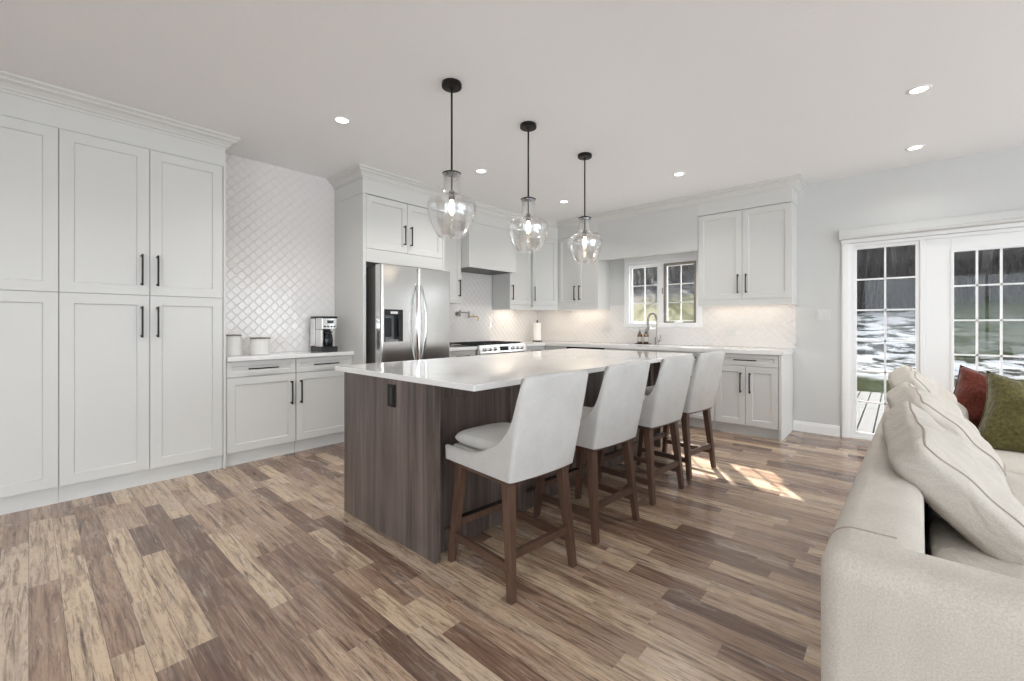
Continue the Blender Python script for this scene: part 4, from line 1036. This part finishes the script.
tc = t.n('ShaderNodeTexCoord'); sp = t.n('ShaderNodeSeparateXYZ'); t.t.links.new(tc.outputs['Object'], sp.inputs[0]); X, Y = sp.outputs[0], sp.outputs[1]
n1 = t.noise(t.co((0.35, 0.9, 1)), 1.0, 5, 0.6); n2 = t.noise(t.co((1.0, 1.7, 1)), 1.6, 7, 0.66, 0.4); n3 = t.noise(t.co(), 14, 4, 0.7)
yw = t.math('ADD', Y, t.math('MULTIPLY', t.math('SUBTRACT', n1, 0.5), 4.5))
grass = t.mix(n3, (0.010, 0.015, 0.004, 1), (0.040, 0.050, 0.014, 1))
dry = t.mix(n3, (0.036, 0.038, 0.015, 1), (0.11, 0.10, 0.045, 1))
litter = t.mix(n3, (0.004, 0.0036, 0.0034, 1), (0.018, 0.016, 0.015, 1))
def step(v, a, b):
    mr = t.n('ShaderNodeMapRange'); t.put(mr.inputs[0], v); mr.inputs[1].default_value = a; mr.inputs[2].default_value = b; mr.inputs[3].default_value = 0; mr.inputs[4].default_value = 1
    return mr.outputs[0]
# lawn, then patchy snow, then woodland litter with streaks of snow
thaw = t.mix(n3, (0.014, 0.015, 0.015, 1), (0.060, 0.060, 0.054, 1))
c = t.mix(step(yw, 16.5, 18.5), t.mix(step(yw, 11.2, 12.2), grass, thaw), litter)
right = t.math('MULTIPLY', step(t.math('SUBTRACT', X, t.math('MULTIPLY', Y, 0.03)), 0.0, 0.5), t.math('MULTIPLY', step(yw, 13.0, 13.8), t.math('SUBTRACT', 1.0, step(yw, 17.5, 18.5))))
snow = t.math('MULTIPLY', step(yw, 11.2, 12.0), step(n2, 0.45, 0.52))
fade = t.math('MULTIPLY', step(yw, 15.5, 17.5), 0.93)
snow = t.math('MULTIPLY', snow, t.math('SUBTRACT', 1.0, fade))
snow = t.math('ADD', snow, t.math('MULTIPLY', fade, t.math('MULTIPLY', step(n2, 0.60, 0.68), 0.22)))
snow = t.math('MULTIPLY', snow, t.math('SUBTRACT', 1.0, t.math('MULTIPLY', right, 0.85)))
c = t.mix(right, c, grass)
c = t.mix(t.math('MULTIPLY', snow, 1.0), c, (0.42, 0.42, 0.42, 1))
left = t.math('MULTIPLY', t.math('SUBTRACT', 1.0, step(t.math('ADD', X, t.math('MULTIPLY', Y, 0.19)), -1.0, 1.0)), t.math('SUBTRACT', 1.0, step(yw, 18.5, 20)))
c = t.mix(t.math('MULTIPLY', left, 0.9), c, dry)
t.color(c)
struct(m.build('hillside', 'hillside_ground', fix=False))
mat('bark', (0.095, 0.085, 0.078), 0.9); mat('twig', (0.050, 0.043, 0.040), 0.9)
def tree_mesh(seed, H):
    R = random.Random(seed); m = MB()
    def limb(p, d, L, r, depth):
        pts = [p]; n = 4 if depth < 2 else 3; dd = d.copy()
        for k in range(n):
            dd = (dd+Vector((R.uniform(-1, 1), R.uniform(-1, 1), R.uniform(-0.3, 0.6)))*(0.10+0.10*depth)).normalized(); pts.append(pts[-1]+dd*L/n)
        m.tube(pts, [r*(1-0.75*k/n) for k in range(n+1)], 6 if depth == 0 else 4, cap=False)
        if depth < 3:
            nb = (9, 5, 4)[depth]
            for k in range(nb):
                f = R.uniform(0.25, 1.0) if depth == 0 else R.uniform(0.3, 1.0); i = min(n-1, int(f*n)); q = pts[i].lerp(pts[i+1], f*n-i) if f < 1 else pts[-1]
                a = R.uniform(0, 2*PI); e = Vector((math.cos(a), math.sin(a), R.uniform(0.4, 1.3))).normalized()
                limb(q, (e+dd*0.4).normalized(), L*R.uniform(0.35, 0.55), r*(1-0.7*f)*0.55+0.004, depth+1)
    limb(Vector((0, 0, -0.3)), Vector((R.uniform(-.06, .06), R.uniform(-.06, .06), 1)), H, 0.13, 0)
    return m
TRE = random.Random(21); protos = []
spots = []
while len(spots) < 46:
    y = TRE.uniform(17.5, 34); x = y*TRE.uniform(-0.60, 0.26)
    if x < -0.2*y and y < 22.5: continue
    if abs((x+2.4)*0.82+(y-5.7)*0.57) < 3.2: continue
    if all((x-a)**2+(y-b)**2 > 1.0 for a, b in spots): spots.append((x, y))
for i in range(5):
    protos.append(tag(tree_mesh(40+i, TRE.uniform(6, 8)).build('bare_tree', 'bark', fix=False), 'leafless tree on the wooded hillside behind the house', 'tree', 'bare trees on the hillside'))
for i, (x, y) in enumerate(spots):
    o = protos[i] if i < 5 else copy_tree(protos[i % 5])
    o.location = (x, y, hz(x, y)); o.rotation_euler = (0, 0, TRE.uniform(0, 6.28)); o.scale = [TRE.uniform(0.8, 1.05)]*3
m = MB(); B = random.Random(5)
for i in range(6000):
    y = 17.2+22*B.random()**1.2; x = y*B.uniform(-0.58, 0.30)
    if x < -0.2*y and y < 23: continue
    z = hz(x, y); h = B.uniform(0.6, 1.6)+2.4*B.random()**3; a = B.uniform(0, 6.28); l = B.uniform(0.2, 1.3)
    m.tube([(x, y, z-0.05), (x+l*0.35*math.cos(a), y+l*0.35*math.sin(a), z+h*0.6), (x+l*math.cos(a), y+l*math.sin(a), z+h*B.uniform(0.75, 1.05))], [0.018, 0.012, 0.005], 3, cap=False)
tag(m.build('brush_thicket', 'twig', fix=False), 'dense leafless brush covering the hillside beyond the snow', 'brush', kind='stuff')
